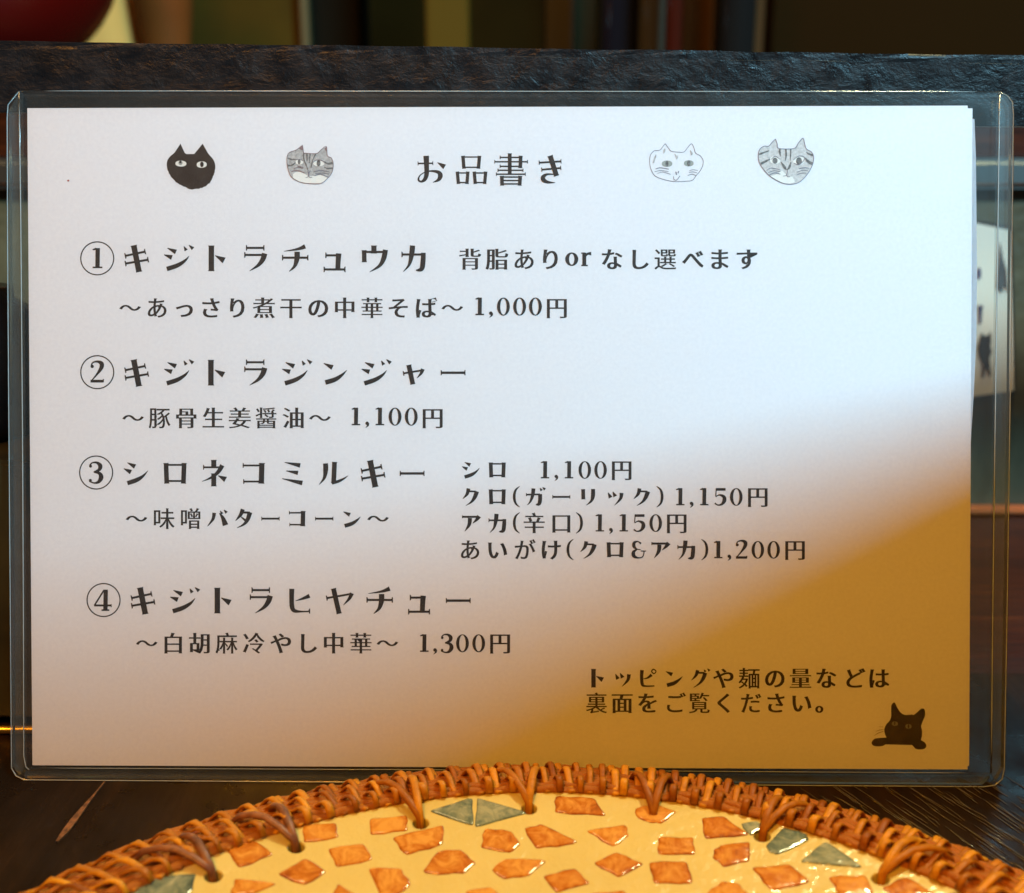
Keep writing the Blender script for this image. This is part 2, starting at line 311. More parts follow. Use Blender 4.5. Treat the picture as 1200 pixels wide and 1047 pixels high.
G['&'] = (20.5, 5.4545, 1177, 622, [r_((1198, 582, 12), (1178, 568, 7), (1155, 576, 18), (1153, 600, 20), (1172, 618, 8), (1196, 620, 5)), r_((1172, 620, 7), (1150, 636, 20), (1152, 662, 22), (1178, 674, 9), (1208, 668, 7), (1218, 640, 6), (1214, 628, 6)), ('r2', ((1196, 630, 6), (1232, 630, 6)))])

glyph_cache = {}
def noto(ch):
    """outline of a glyph of the built-in font, restyled: thick stems, hairline horizontals, small end ticks"""
    if ch in glyph_cache: return glyph_cache[ch]
    c = bpy.data.curves.new('g', 'FONT'); c.body = ch; c.resolution_u = 3
    o = bpy.data.objects.new('g', c); C.objects.link(o)
    dg = bpy.context.evaluated_depsgraph_get(); cu = o.evaluated_get(dg).to_curve(dg)
    loops = []; nbez = sum(len(sp.bezier_points) for sp in cu.splines)
    for sp in cu.splines:
        bp = sp.bezier_points; n = len(bp); out = []
        for i in range(n):
            a, b = bp[i], bp[(i + 1) % n]
            p0, p1, p2, p3 = a.co.xy, a.handle_right.xy, b.handle_left.xy, b.co.xy
            ln = (p3 - p0).length
            if ln < 1e-5: continue
            d = (p3 - p0) / ln
            dev = max(abs((p1 - p0).cross(d)) if hasattr(Vector, 'cross') and False else abs((p1 - p0).x * d.y - (p1 - p0).y * d.x), abs((p2 - p0).x * d.y - (p2 - p0).y * d.x))
            k = 1 if dev < .004 else 4
            for s in range(k):
                t = s / k
                out.append(p0 * (1 - t) ** 3 + p1 * 3 * t * (1 - t) ** 2 + p2 * 3 * t * t * (1 - t) + p3 * t ** 3)
        if len(out) > 2: loops.append(out)
    bpy.data.objects.remove(o); bpy.data.curves.remove(c)
    if not loops: glyph_cache[ch] = ([], []); return glyph_cache[ch]
    area = lambda l: sum(l[i].x * l[(i + 1) % len(l)].y - l[(i + 1) % len(l)].x * l[i].y for i in range(len(l))) / 2
    big = max(loops, key=lambda l: abs(area(l)))
    sg = 1 if area(big) > 0 else -1        # +1: outer loops ccw, outward normal = (dy,-dx)
    kana = ord(ch) < 0x3100
    dense = nbez > 58
    DX, DY = (.028, -.005) if not kana else (.032, .006)
    if dense: DX, DY = .018, -.007
    if ch in '味噌麺醤選豚麻裏覧': DX, DY = .013, .001
    if ch in 'あごめがだ': DX, DY = .018, .004
    res, ticks = [], []
    for l in loops:
        n = len(l); nn = []
        for i in range(n):
            e = l[(i + 1) % n] - l[i]; e = e.normalized() if e.length > 1e-9 else Vector((1, 0)); nn.append(Vector((e.y, -e.x)) * sg)
        o2 = []
        for i in range(n):
            a, b = nn[i - 1], nn[i]
            nx = a.x if abs(a.x) > abs(b.x) else b.x; ny = a.y if abs(a.y) > abs(b.y) else b.y
            o2.append(Vector((l[i].x + nx * DX, l[i].y + ny * DY)))
        res.append(o2)
        for i in range(n):
            p, q = l[i], l[(i + 1) % n]; ln = (q - p).length
            e0 = (l[i] - l[i - 1]).normalized(); e1 = (q - p) / max(ln, 1e-9); e2 = (l[(i + 2) % n] - q).normalized()
            c0 = (e0.x * e1.y - e0.y * e1.x) * sg; c1 = (e1.x * e2.y - e1.y * e2.x) * sg
            if .035 < ln < .10 and c0 > .75 and c1 > .75:
                P2, Q2 = o2[i], o2[(i + 1) % n]; m = (P2 + Q2) / 2; nrm = nn[i]
                if abs(nrm.x) > .8:
                    ticks.append((m - nrm * .010, e1, .075 / 2 if not dense else .03, .020))
                elif abs(nrm.y) > .9:
                    ticks.append((m - nrm * .012, e1, (Q2 - P2).length / 2 + .012, .022))
    glyph_cache[ch] = (res, ticks); return glyph_cache[ch]

def print_mesh(name, shapes, parent, mat_, z0=.00004):
    """shapes: list of ('q', list of left pts, right pts) ribbons / ('l', loops) filled outlines, all in photo pixels"""
    bm = bmesh.new(); z = z0; allloops = []
    for s in shapes:
        if s[0] == 'q':
            z += 1.5e-6
            lv = [bm.verts.new((*L(*p), z)) for p in s[1]]; rv = [bm.verts.new((*L(*p), z)) for p in s[2]]
            for i in range(len(lv) - 1):
                try: bm.faces.new((lv[i], rv[i], rv[i + 1], lv[i + 1]))
                except ValueError: pass
        else: allloops.append(s[1])
    for loops in allloops:
        cu = bpy.data.curves.new('f', 'CURVE'); cu.dimensions = '2D'; cu.fill_mode = 'BOTH'
        for l in loops:
            sp = cu.splines.new('POLY'); sp.points.add(len(l) - 1); sp.use_cyclic_u = True
            for i, p in enumerate(l):
                q = L(*p); sp.points[i].co = (q[0] * 10, q[1] * 10, 0, 1)
        o = bpy.data.objects.new('f', cu); C.objects.link(o)
        dg = bpy.context.evaluated_depsgraph_get(); me = bpy.data.meshes.new_from_object(o.evaluated_get(dg))
        vs = [bm.verts.new((v.co.x / 10, v.co.y / 10, z0)) for v in me.vertices]
        for p in me.polygons:
            try: bm.faces.new([vs[i] for i in p.vertices])
            except ValueError: pass
        bpy.data.objects.remove(o); bpy.data.curves.remove(cu); bpy.data.meshes.remove(me)
    bm.normal_update()
    for f in bm.faces:
        if f.normal.z < 0: f.normal_flip()
    return obj(name, bm, mat_, parent)

def ring(cx, cy, rx, ry, ix, iy, n=40):
    o = [(cx + rx * math.cos(2 * math.pi * i / n), cy + ry * math.sin(2 * math.pi * i / n)) for i in range(n + 1)]
    q = [(cx + ix * math.cos(2 * math.pi * i / n), cy + iy * math.sin(2 * math.pi * i / n)) for i in range(n + 1)]
    return ('q', o, q)
def glyph(ch, cx, cy, em):
    out = []
    bold = 1.32 if (em < 30 and ch not in LAT) else 1.0
    if bold > 1 and ch in G and G[ch][0] > 30: bold = 1.12
    wz = lambda a: [(p[0], p[1], p[2] * bold) for p in a]
    if ch in G:
        base, S, gx, gy, strokes = G[ch]; k = em / base / S
        if ch == 'ピ': k = em / 26 / 5.4545
        m = lambda x, y: (cx + (x - gx) * k, cy + (y - gy) * k)
        for kind, a in strokes:
            if kind in ('r', 'r2'):
                if kind == 'r':
                    l, r = ribbon(wz(a))
                    out.append(('q', [m(*p) for p in l], [m(*p) for p in r]))
                else:
                    for i in range(len(a) - 1):
                        l, r = ribbon(wz(a[i:i + 2])); out.append(('q', [m(*p) for p in l], [m(*p) for p in r]))
            elif kind == 't':
                x0, y0, x1, y1, ta, tb, w_, kk = a
                l, r = ribbon(((x0, y0, w_ * bold), (x1, y1, w_ * bold))); out.append(('q', [m(*p) for p in l], [m(*p) for p in r]))
                d = Vector((x1 - x0, y1 - y0)).normalized()
                for on, x, y, s in ((ta, x0, y0, 1), (tb, x1, y1, -1)):
                    if on:
                        l, r = ribbon(((x, y, kk), (x + d.x * s * 6, y + d.y * s * 6, kk * .8)))
                        out.append(('q', [m(*p) for p in l], [m(*p) for p in r]))
            elif kind == 'o':
                c_ = m(a[0], a[1]); out.append(ring(c_[0], c_[1], a[2] * k, a[3] * k, a[4] * k, a[5] * k))
    else:
        loops, ticks = noto(ch)
        ss = {'～': 1.0}.get(ch, 1.0)
        m = lambda p: (cx + (p[0] - .5) * em * ss, cy - (p[1] - .38) * em)
        if loops: out.append(('l', [[m(p) for p in l] for l in loops]))
        for c_, e, hl, w_ in ticks:
            e = Vector(e); n = Vector((-e.y, e.x)) * w_ / 2
            a, b = c_ - e * hl, c_ + e * hl
            out.append(('q', [m(a + n), m(b + n)], [m(a - n), m(b - n)]))
    return out

# the printed sheet
sheet = empty('menu_sheet'); sheet.matrix_world = SHEET_M
tag(sheet, 'white menu sheet with black Japanese lettering and cat faces, front sheet inside the clear sleeve', 'menu')
def slab(name, corners, z0, z1, mat_, parent, nx=24):
    bm = bmesh.new(); q = [L(*c) for c in corners]        # tl, tr, br, bl
    fr, bk = [], []
    for j in range(nx + 1):
        for i in range(nx + 1):
            s, t = i / nx, j / nx
            x = (q[0][0] * (1 - s) + q[1][0] * s) * (1 - t) + (q[3][0] * (1 - s) + q[2][0] * s) * t
            y = (q[0][1] * (1 - s) + q[1][1] * s) * (1 - t) + (q[3][1] * (1 - s) + q[2][1] * s) * t
            fr.append(bm.verts.new((x, y, z1))); bk.append(bm.verts.new((x, y, z0)))
    W = nx + 1
    for j in range(nx):
        for i in range(nx):
            a = j * W + i
            bm.faces.new((fr[a], fr[a + W], fr[a + W + 1], fr[a + 1])); bm.faces.new((bk[a], bk[a + 1], bk[a + W + 1], bk[a + W]))
    for i in range(nx):
        for (a, b) in ((i, i + 1), (nx * W + i + 1, nx * W + i), ((i + 1) * W, i * W), (i * W + nx, (i + 1) * W + nx)):
            bm.faces.new((fr[a], fr[b], bk[b], bk[a]))
    return obj(name, bm, mat_, parent)
slab('paper', [(32, 127), (1134, 124), (1134, 902), (38, 897)], -.00012, 0, M_paper, sheet)

H1 = 36; S1 = 26.5
LAT = set('1234567890,or()&')
LINES = [
 (199, 41, [('お', 506.4), ('品', 552.6), ('書', 599), ('き', 645.4)]),
 (303, 36, [('キ', 160), ('ジ', 209.5), ('ト', 254), ('ラ', 299.5), ('チ', 346), ('ュ', 392), ('ウ', 439), ('カ', 484.5)]),
 (304, 27, [('背', 551), ('脂', 582.5), ('あ', 614), ('り', 645), ('o', 670), ('r', 687), ('な', 717), ('し', 749), ('選', 779.5), ('べ', 812), ('ま', 843), ('す', 875)]),
 (361, 26.5, [('～', 152.5), ('あ', 184), ('っ', 216), ('さ', 247), ('り', 278), ('煮', 309.5), ('干', 341), ('の', 373), ('中', 404), ('華', 436), ('そ', 467), ('ば', 499), ('～', 530), ('1', 562), (',', 575.5), ('0', 590), ('0', 609), ('0', 627.5), ('円', 652.5)]),
 (437, 36, [('キ', 160), ('ジ', 209.5), ('ト', 253.5), ('ラ', 299.5), ('ジ', 348), ('ン', 393), ('ジ', 441), ('ャ', 484.7), ('ー', 531)]),
 (490, 26.5, [('～', 156), ('豚', 187), ('骨', 218.3), ('生', 250), ('姜', 281), ('醤', 312), ('油', 344), ('～', 375), ('1', 417), (',', 430.5), ('1', 445), ('0', 463), ('0', 482), ('円', 507)]),
 (555, 36, [('シ', 159), ('ロ', 205), ('ネ', 251), ('コ', 297), ('ミ', 343), ('ル', 390.6), ('キ', 437), ('ー', 483)]),
 (608, 26.5, [('～', 160), ('味', 192), ('噌', 223.7), ('バ', 255.5), ('タ', 287), ('ー', 317), ('コ', 348), ('ー', 380), ('ン', 412.5), ('～', 443)]),
 (551, 26, [('シ', 551.5), ('ロ', 582.6), ('1', 638.5), (',', 652), ('1', 666.6), ('0', 685.3), ('0', 703.8), ('円', 728.5)]),
 (582.5, 26, [('ク', 551), ('ロ', 582.6), ('(', 605.5), ('ガ', 627), ('ー', 657.8), ('リ', 688.6), ('ッ', 721), ('ク', 751.4), (')', 773.4), ('1', 797), (',', 810.5), ('1', 825), ('5', 844.5), ('0', 862.8), ('円', 888)]),
 (613.2, 26, [('ア', 552), ('カ', 582.6), ('(', 605.5), ('辛', 626), ('口', 657.8), (')', 679), ('1', 702.7), (',', 716), ('1', 730.7), ('5', 749.5), ('0', 768.4), ('円', 793)]),
 (644.5, 26, [('あ', 550.7), ('い', 582.6), ('が', 615), ('け', 645.5), ('(', 668.4), ('ク', 689), ('ロ', 720.7), ('&', 747.3), ('ア', 774), ('カ', 804), (')', 825.8), ('1', 841.4), (',', 854.7), ('2', 869), ('0', 888), ('0', 906.5), ('円', 931.6)]),
 (704, 36, [('キ', 167.4), ('ジ', 216.5), ('ト', 261), ('ラ', 306), ('ヒ', 353), ('ヤ', 398), ('チ', 445), ('ュ', 491), ('ー', 537)]),
 (754, 26.5, [('～', 172), ('白', 203), ('胡', 234), ('麻', 265.5), ('冷', 297.6), ('や', 329.4), ('し', 360.5), ('中', 391), ('華', 423), ('～', 454), ('1', 497), (',', 510), ('3', 524), ('0', 542), ('0', 561), ('円', 586)]),
 (795, 26, [('ト', 700), ('ッ', 729.6), ('ピ', 760.7), ('ン', 790), ('グ', 820.3), ('や', 848), ('麺', 878), ('の', 908), ('量', 938), ('な', 968), ('ど', 1001), ('は', 1029.6)]),
 (824, 26, [('裏', 699), ('面', 729), ('を', 759), ('ご', 791), ('覧', 819.4), ('く', 849), ('だ', 880), ('さ', 909), ('い', 939), ('。', 968)]),
]
for y, em, items in LINES:
    sh = []
    for ch, x in items:
        e = em; yy = y
        if ch in LAT:
            e = 20.5 * (em / 26.5 if em < 30 else 1)
            if em < 30: yy = y - (1.5 if y in (490, 361) else 0) - (.8 if ch in '()' else 0)
        sh += glyph(ch, x, yy, e)
    print_mesh('text_line', sh, sheet, M_ink)
for n_, x, y in (('1', 114, 303), ('2', 114, 436.4), ('3', 112.7, 554), ('4', 121.4, 703.4)):
    print_mesh('circled_number', [ring(x, y, 20, 20, 18.6, 18.6, 64)] + glyph(n_, x, y, 23.5), sheet, M_ink)
print_mesh('red_speck', [ring(80, 212, 1.3, 1.1, 0, 0, 10)], sheet, mat('red_speck_ink', (.3, .03, .02), .6))

# ---- cat drawings (photo crop coordinates)
def drawing(name, ox, oy, S, layers, k=0):
    root = empty(name); root.parent = sheet
    z = .00005
    for nm, m_, items in layers:
        sh = []
        for it in items:
            mp_ = lambda x, y: (ox + x / S, oy + y / S)
            if it[0] == 'poly': sh.append(('l', [[mp_(*p) for p in l] for l in it[1]]))
            elif it[0] == 'r':
                l, r = ribbon(it[1]); sh.append(('q', [mp_(*p) for p in l], [mp_(*p) for p in r]))
            elif it[0] == 'o':
                cx, cy = mp_(it[1], it[2]); sh.append(ring(cx, cy, it[3] / S, it[4] / S, 0, 0, 20))
        print_mesh(nm, sh, root, m_, z); z += .00002
    return root
def closed(pts, w_=9): return ('r', [(x, y, w_) for x, y in pts] + [(*pts[0], w_)])
def sm(pts, steps=4):                     # smooth closed outline
    n = len(pts); out = []
    for i in range(n):
        p0, p1, p2, p3 = [Vector(pts[(i + j) % n][:2]) for j in (-1, 0, 1, 2)]
        if len(pts[i]) > 2 or len(pts[(i + 1) % n]) > 2:
            out.append(tuple(p1)); continue
        for s in range(steps):
            t = s / steps
            out.append(tuple(.5 * ((2 * p1) + (p2 - p0) * t + (2 * p0 - 5 * p1 + 4 * p2 - p3) * t * t + (3 * p1 - p0 - 3 * p2 + p3) * t ** 3)))
    return out
def eye(cx, cy, w_, h_, tilt=0):
    pts = []
    for i in range(12):
        a = math.pi * i / 12; pts.append((cx - w_ * math.cos(a), cy - h_ * math.sin(a) ** .8))
    for i in range(12):
        a = math.pi * i / 12; pts.append((cx + w_ * math.cos(a), cy + h_ * math.sin(a) ** .8))
    return [(cx + (x - cx) * math.cos(tilt) - (y - cy) * math.sin(tilt), cy + (x - cx) * math.sin(tilt) + (y - cy) * math.cos(tilt)) for x, y in pts]
S8 = 13.96
o1 = [(370, 190, 1), (440, 340, 1), (465, 360, 1), (595, 360, 1), (660, 280), (733, 190, 1), (820, 345), (900, 440), (938, 530), (935, 640), (905, 730), (870, 810), (800, 870), (700, 918), (575, 940), (500, 928), (420, 890), (320, 835), (240, 755), (175, 655), (148, 560), (155, 470), (205, 395), (280, 330)]
f1 = []
for i, p in enumerate(sm(o1, 5)):        # furry lower edge
    if p[1] > 600:
        c_ = Vector((545, 560)); d = (Vector(p) - c_).normalized() * random.uniform(-9, 10); f1.append((p[0] + d.x, p[1] + d.y))
    else: f1.append(p)
drawing('black_cat_face', 185, 155, S8, [('head_shape', M_ink, [('poly', [f1])]),
  ('eye_white', M_white, [('poly', [eye(378, 517, 90, 48, .03)]), ('poly', [eye(718, 533, 82, 52, -.03)])]),
  ('pupil', M_iris, [('o', 372, 505, 34, 36)]), ('pupil', M_ink, [('o', 722, 530, 30, 46), ('o', 370, 492, 20, 20)])])
o2 = [(415, 215, 1), (430, 330, 1), (445, 345, 1), (640, 352, 1), (720, 290), (805, 238, 1), (820, 385, 1), (880, 420), (915, 500), (912, 600), (885, 680), (830, 750), (710, 842), (480, 840), (350, 810), (235, 740), (180, 620), (160, 500), (165, 390), (210, 330), (300, 300), (370, 250)]
s2 = sm(o2, 4)
lo = [(250, 700), (290, 660), (370, 648), (440, 680), (510, 720), (620, 720), (700, 700), (790, 730), (830, 752), (760, 815), (700, 838), (480, 836), (350, 806), (262, 752)]
drawing('tabby_cat_face', 325, 155, S8, [('head_shape', M_grey, [('poly', [s2])]),
  ('muzzle', M_white, [('poly', [lo])]),
  ('eye_white', M_white, [('poly', [eye(360, 492, 62, 40)]), ('poly', [eye(678, 508, 92, 52)])]),
  ('stripe', M_stripe, [('r', [(170, 425, 22), (235, 450, 26), (300, 445, 14)]), ('r', [(170, 548, 26), (240, 545, 26), (300, 495, 12)]),
     ('r', [(765, 480, 10), (820, 515, 26), (905, 505, 34)]), ('r', [(765, 570, 10), (820, 598, 22), (905, 590, 26)]),
     ('r', [(428, 330, 12), (435, 440, 20), (480, 560, 16), (508, 640, 10)]), ('r', [(486, 352, 20), (487, 480, 16)]), ('r', [(540, 355, 22), (522, 510, 12)]),
     ('r', [(632, 352, 18), (585, 450, 14), (550, 590, 16)])]),
  ('pupil', M_stripe, [('o', 358, 488, 22, 42), ('o', 676, 510, 32, 52)]),
  ('ear_tip', M_ear, [('poly', [[(415, 218), (432, 300), (395, 292), (355, 272)]]), ('poly', [[(805, 240), (818, 330), (790, 300), (770, 275)]])]),
  ('pencil_line', M_ear, [closed(s2, 9), ('r', [(230, 648, 12), (330, 632, 14), (450, 672, 12)]), ('r', [(270, 602, 8), (350, 575, 9), (425, 602, 7)]), ('r', [(330, 555, 8), (430, 580, 8)])]),
  ('pencil_line', M_line, [('r', [(500, 640, 10), (515, 690, 18), (500, 735, 8), (462, 748, 6)]), ('r', [(540, 635, 8), (512, 690, 12), (530, 742, 9), (570, 742, 8)]),
     ('r', [(610, 645, 8), (720, 632, 11), (850, 650, 8)]), ('r', [(625, 680, 6), (730, 668, 8), (845, 690, 8)]), ('r', [(610, 715, 8), (710, 690, 10), (835, 742, 10)]),
     ('r', [(300, 455, 8), (360, 448, 8), (425, 470, 8)]), ('r', [(585, 500, 8), (640, 462, 10), (720, 465, 10), (775, 500, 10)])])])
o3 = [(415, 190, 1), (470, 270), (515, 315, 1), (640, 330), (720, 325, 1), (780, 255), (842, 192, 1), (885, 270), (910, 345, 1), (980, 385), (1030, 460), (1025, 550), (980, 640), (920, 710), (855, 790, 1), (740, 805), (560, 810), (400, 780), (250, 720), (180, 610), (158, 480), (175, 370), (240, 305), (325, 295, 1), (375, 235)]
s3 = sm(o3, 4)
drawing('white_cat_face', 750, 155, S8, [
  ('eye', M_iris, [('poly', [eye(442, 518, 86, 52)]), ('poly', [eye(798, 512, 80, 50)])]),
  ('pupil', M_stripe, [('o', 440, 518, 26, 50), ('o', 797, 512, 28, 50)]),
  ('pencil_line', M_line, [closed(s3, 9), ('r', [(255, 605, 12), (330, 585, 12), (470, 608, 12)]), ('r', [(240, 650, 8), (340, 630, 9), (465, 648, 8)]), ('r', [(285, 680, 7), (370, 655, 8), (500, 692, 8)]),
     ('r', [(805, 640, 8), (860, 618, 9), (945, 628, 7)]), ('r', [(800, 665, 8), (860, 652, 9), (930, 668, 7)]), ('r', [(780, 712, 7), (850, 690, 10), (920, 715, 8)]),
     ('r', [(585, 650, 18), (598, 700, 18)]), ('r', [(632, 640, 16), (620, 675, 14)]), ('r', [(550, 725, 9), (555, 775, 10), (600, 785, 10), (655, 715, 10)])]),
  ('pencil_smudge', M_grey, [('r', [(410, 270, 10), (400, 300, 30), (388, 350, 8)]), ('r', [(818, 300, 8), (845, 345, 34), (838, 380, 14)]), ('r', [(262, 370, 8), (250, 410, 24), (215, 510, 22)]), ('r', [(565, 355, 8), (590, 395, 20), (605, 450, 8)]), ('r', [(620, 380, 6), (612, 430, 14)])])])
o4 = [(400, 185, 1), (430, 270), (455, 340, 1), (705, 340, 1), (770, 260), (848, 172, 1), (880, 270), (905, 345, 1), (980, 390), (1025, 470), (1010, 590), (960, 700), (880, 810), (780, 895), (650, 925), (520, 908), (400, 850), (290, 775), (190, 660), (130, 550), (122, 430), (150, 345), (215, 302), (290, 300), (345, 240)]
s4 = sm(o4, 4)
drawing('round_tabby_cat_face', 880, 150, S8, [('head_shape', M_lgrey, [('poly', [s4])]),
  ('muzzle', M_white, [('poly', [[(320, 790), (400, 770), (510, 700), (600, 790), (680, 800), (720, 890), (640, 915), (520, 900), (400, 842)]])]),
  ('eye_white', M_white, [('poly', [eye(395, 530, 85, 62, .05)]), ('poly', [eye(782, 540, 95, 66, -.2)])]),
  ('stripe', M_stripe, [('r', [(130, 440, 30), (200, 410, 26), (300, 375, 12)]), ('r', [(160, 590, 34), (230, 555, 34), (310, 515, 20)]), ('r', [(472, 345, 24), (470, 400, 30), (485, 470, 8)]), ('r', [(570, 345, 20), (575, 450, 26), (560, 540, 10)]), ('r', [(652, 345, 22), (645, 480, 16), (642, 540, 6)]),
     ('r', [(490, 560, 14), (545, 640, 40), (580, 690, 14)]), ('r', [(655, 560, 14), (625, 650, 36), (590, 690, 10)]), ('r', [(885, 490, 16), (930, 550, 40), (1005, 590, 44)]), ('r', [(905, 400, 8), (940, 425, 26), (1015, 455, 30)])]),
  ('pupil', M_stripe, [('o', 392, 540, 42, 50), ('o', 785, 545, 48, 62)]),
  ('pencil_line', M_line, [closed(s4, 10), ('r', [(330, 520, 8), (395, 468, 12), (480, 520, 8)]), ('r', [(690, 530, 8), (780, 465, 12), (870, 480, 10), (860, 540, 10), (780, 605, 12), (700, 580, 8)]),
     ('r', [(255, 700, 8), (330, 660, 10), (475, 688, 8)]), ('r', [(280, 735, 8), (370, 705, 10), (480, 718, 8)]), ('r', [(290, 780, 10), (390, 738, 14), (480, 762, 10)]),
     ('r', [(780, 672, 10), (870, 655, 12), (945, 662, 8)]), ('r', [(755, 728, 8), (850, 695, 9), (935, 708, 7)]), ('r', [(745, 775, 8), (820, 745, 10), (905, 742, 7)]),
     ('r', [(600, 690, 10), (580, 775, 10), (525, 792, 7)]), ('r', [(580, 770, 8), (600, 800, 9), (640, 798, 7)])])])
o5 = [(525, 120), (485, 180), (485, 330), (465, 410), (400, 490), (370, 570), (385, 650), (405, 700, 1), (300, 705), (210, 720), (160, 780), (185, 830), (260, 845), (350, 835), (390, 812, 1), (830, 822, 1), (880, 880), (960, 895), (1040, 880), (1065, 830), (1035, 775), (975, 740, 1), (992, 680), (995, 590), (980, 510), (1010, 420), (1045, 330), (1035, 235), (985, 222), (920, 275), (855, 325), (820, 318, 1), (800, 322, 1), (720, 325), (650, 295), (590, 215), (555, 140)]
drawing('peeking_black_cat', 1010, 815, 14.118, [('body_shape', M_ink, [('poly', [sm(o5, 4)])]),
  ('iris', mat('dim_grey_iris', (.16, .17, .15), .6), [('poly', [eye(545, 470, 52, 38, .1)]), ('poly', [eye(770, 515, 52, 40)])]), ('pupil', M_ink, [('o', 543, 462, 10, 26), ('o', 770, 512, 13, 34)]),
  ('whisker', M_ink, [('r', [(280, 520, 3), (350, 522, 5)]), ('r', [(225, 598, 3), (290, 575, 6), (355, 568, 5)]), ('r', [(205, 665, 3), (270, 625, 7), (355, 595, 5)])])])

# the second sheet, behind the first and slipped to the right
s2nd = empty('blank_backing_sheet'); s2nd.matrix_world = SHEET_M
tag(s2nd, 'white sheet showing only as a thin strip past the right edge of the menu sheet', 'paper')
slab('paper', [(36, 130), (1140, 127), (1136, 898), (41, 895)], -.00040, -.00022, M_paper, s2nd)
s3rd = bmesh.new()
pts = [(1143, 139), (1145, 180), (1146, 240), (1147, 320), (1146, 400), (1143, 460), (1139, 520), (1136, 560)]
va = [s3rd.verts.new((*L(x, y), -.0007 - .0006 * math.sin(i / 7 * math.pi))) for i, (x, y) in enumerate(pts)]
vb = [s3rd.verts.new((*L(x - 40, y), -.0006)) for x, y in pts]
for i in range(len(pts) - 1): s3rd.faces.new((va[i], vb[i], vb[i + 1], va[i + 1]))
bmesh.ops.solidify(s3rd, geom=s3rd.faces[:], thickness=.0001)
obj('curled_edge', s3rd, M_paper, s2nd)

# ------------------------------------------------------------------ clear plastic sleeve
slv = empty('clear_sleeve'); slv.matrix_world = SHEET_M
tag(slv, 'clear stiff plastic sleeve with rounded corners leaning against the black ledge', 'sign holder')
outer = [(24, 108), (600, 108.5), (1170, 109), (1179, 113), (1185, 121), (1186, 135), (1183, 420), (1179, 700), (1175.5, 900), (1173, 912), (1165, 919), (1152, 921), (600, 917), (30, 913), (20, 908), (15, 899), (13.5, 700), (12, 500), (10.5, 300), (10, 140), (11, 124)]
def plate(name, pts, z0, z1, m_, parent):
    bm = bmesh.new(); a = [bm.verts.new((*L(*p), z1)) for p in pts]; b = [bm.verts.new((*L(*p), z0)) for p in pts]
    bm.faces.new(a[::-1]); bm.faces.new(b)
    n = len(pts)
    for i in range(n): bm.faces.new((a[i], a[(i + 1) % n], b[(i + 1) % n], b[i]))
    bmesh.ops.recalc_face_normals(bm, faces=bm.faces[:])
    return obj(name, bm, m_, parent)
plate('front_pane', outer, .0009, .0013, M_sheet, slv)
plate('back_pane', outer, -.0018, -.0014, M_sheet, slv)
# welded side seams between the panes
plate('side_seam', [(24, 109), (25.5, 109), (28, 500), (29.5, 897), (24, 908), (16, 897), (13, 500), (11.5, 130)], -.0012, .0007, M_seam, slv)
plate('side_seam', [(1169.5, 110), (1178, 114), (1184.5, 125), (1181, 500), (1174.5, 900), (1166, 914), (1160, 905), (1164.5, 500)], -.0012, .0007, M_seam, slv)
plate('bottom_seam', [(30, 903), (600, 906.5), (1160, 910), (1150, 919), (600, 915.5), (30, 911)], -.0012, .0007, M_seam, slv)
def bead(name, pts, r, z, m_=M_edge):
    P = []
    for i in range(len(pts) - 1):
        a, b = Vector(pts[i]), Vector(pts[i + 1]); n = max(1, int((b - a).length / 60))
        for k in range(n): P.append(a.lerp(b, k / n))
    P.append(Vector(pts[-1]))
    bm = bmesh.new(); tube(bm, [(*L(*p), z) for p in P], r, 6); smooth(obj(name, bm, m_, slv))
bead('cut_edge', outer[2:] + outer[:1], .00022, .0009)
bead('top_lip', outer[0:3], .00016, .0012)
bead('weld_line', [(24, 109), (26, 250), (28, 500), (29, 700), (29.5, 885), (32, 898), (36, 901)], .00022, .0010)
bead('weld_line', [(1170, 110), (1168, 250), (1164.5, 500), (1162, 700), (1160, 905)], .00024, .0010)
bead('weld_line', [(36, 899.5), (600, 902), (1160, 905.5)], .00014, .0006)

# ------------------------------------------------------------------ table and what lies behind the sleeve
WALL_Y = ony(1190, 598, 1).y
d_ = ray(1190, 598); WALL_Y = (d_ * (-CAM.z / d_.z)).y
bm = bmesh.new(); box(bm, -1.0, 1.0, -.35, .385, -.03, 0)
tb = obj('table_top', bm, M_table); tag(tb, kind='structure')
bm = bmesh.new(); box(bm, -1.0, 1.0, .3855, WALL_Y, -.03, -.0008, .0005, 1)
tb2 = obj('table_back_board', bm, M_red_wood); tag(tb2, kind='structure')
bm = bmesh.new(); box(bm, -3, 3, -1.5, 3.2, -.80, -.78)
tag(obj('floor', bm, mat('dark_floor', (.03, .022, .016), .6)), kind='structure')

# scratch chip in the varnish
chip = bmesh.new()
c0 = onz(66, 986, .0006); c1 = onz(97, 946, .0006); c2 = onz(122, 916, .0006)
pts = [c0, c0.lerp(c1, .25), c0.lerp(c1, .6), c1, c1.lerp(c2, .5), c2]
side = (c1 - c0).normalized().cross(Vector((0, 0, 1)))
wds = [.0003, .0010, .0013, .0007, .0002, .0001]
lv = [chip.verts.new(p + side * (w_ + random.uniform(0, .0004))) for p, w_ in zip(pts, wds)]; rv = [chip.verts.new(p - side * (w_ * .7)) for p, w_ in zip(pts, wds)]
lo_ = [chip.verts.new((v.co.x, v.co.y, .0001)) for v in lv]; ro_ = [chip.verts.new((v.co.x, v.co.y, .0001)) for v in rv]
for i in range(5):
    chip.faces.new((lv[i], lv[i + 1], rv[i + 1], rv[i])); chip.faces.new((lv[i], lo_[i], lo_[i + 1], lv[i + 1])); chip.faces.new((rv[i], rv[i + 1], ro_[i + 1], ro_[i]))
m_ = mat('bare_splintered_wood', (.30, .12, .03), .5)
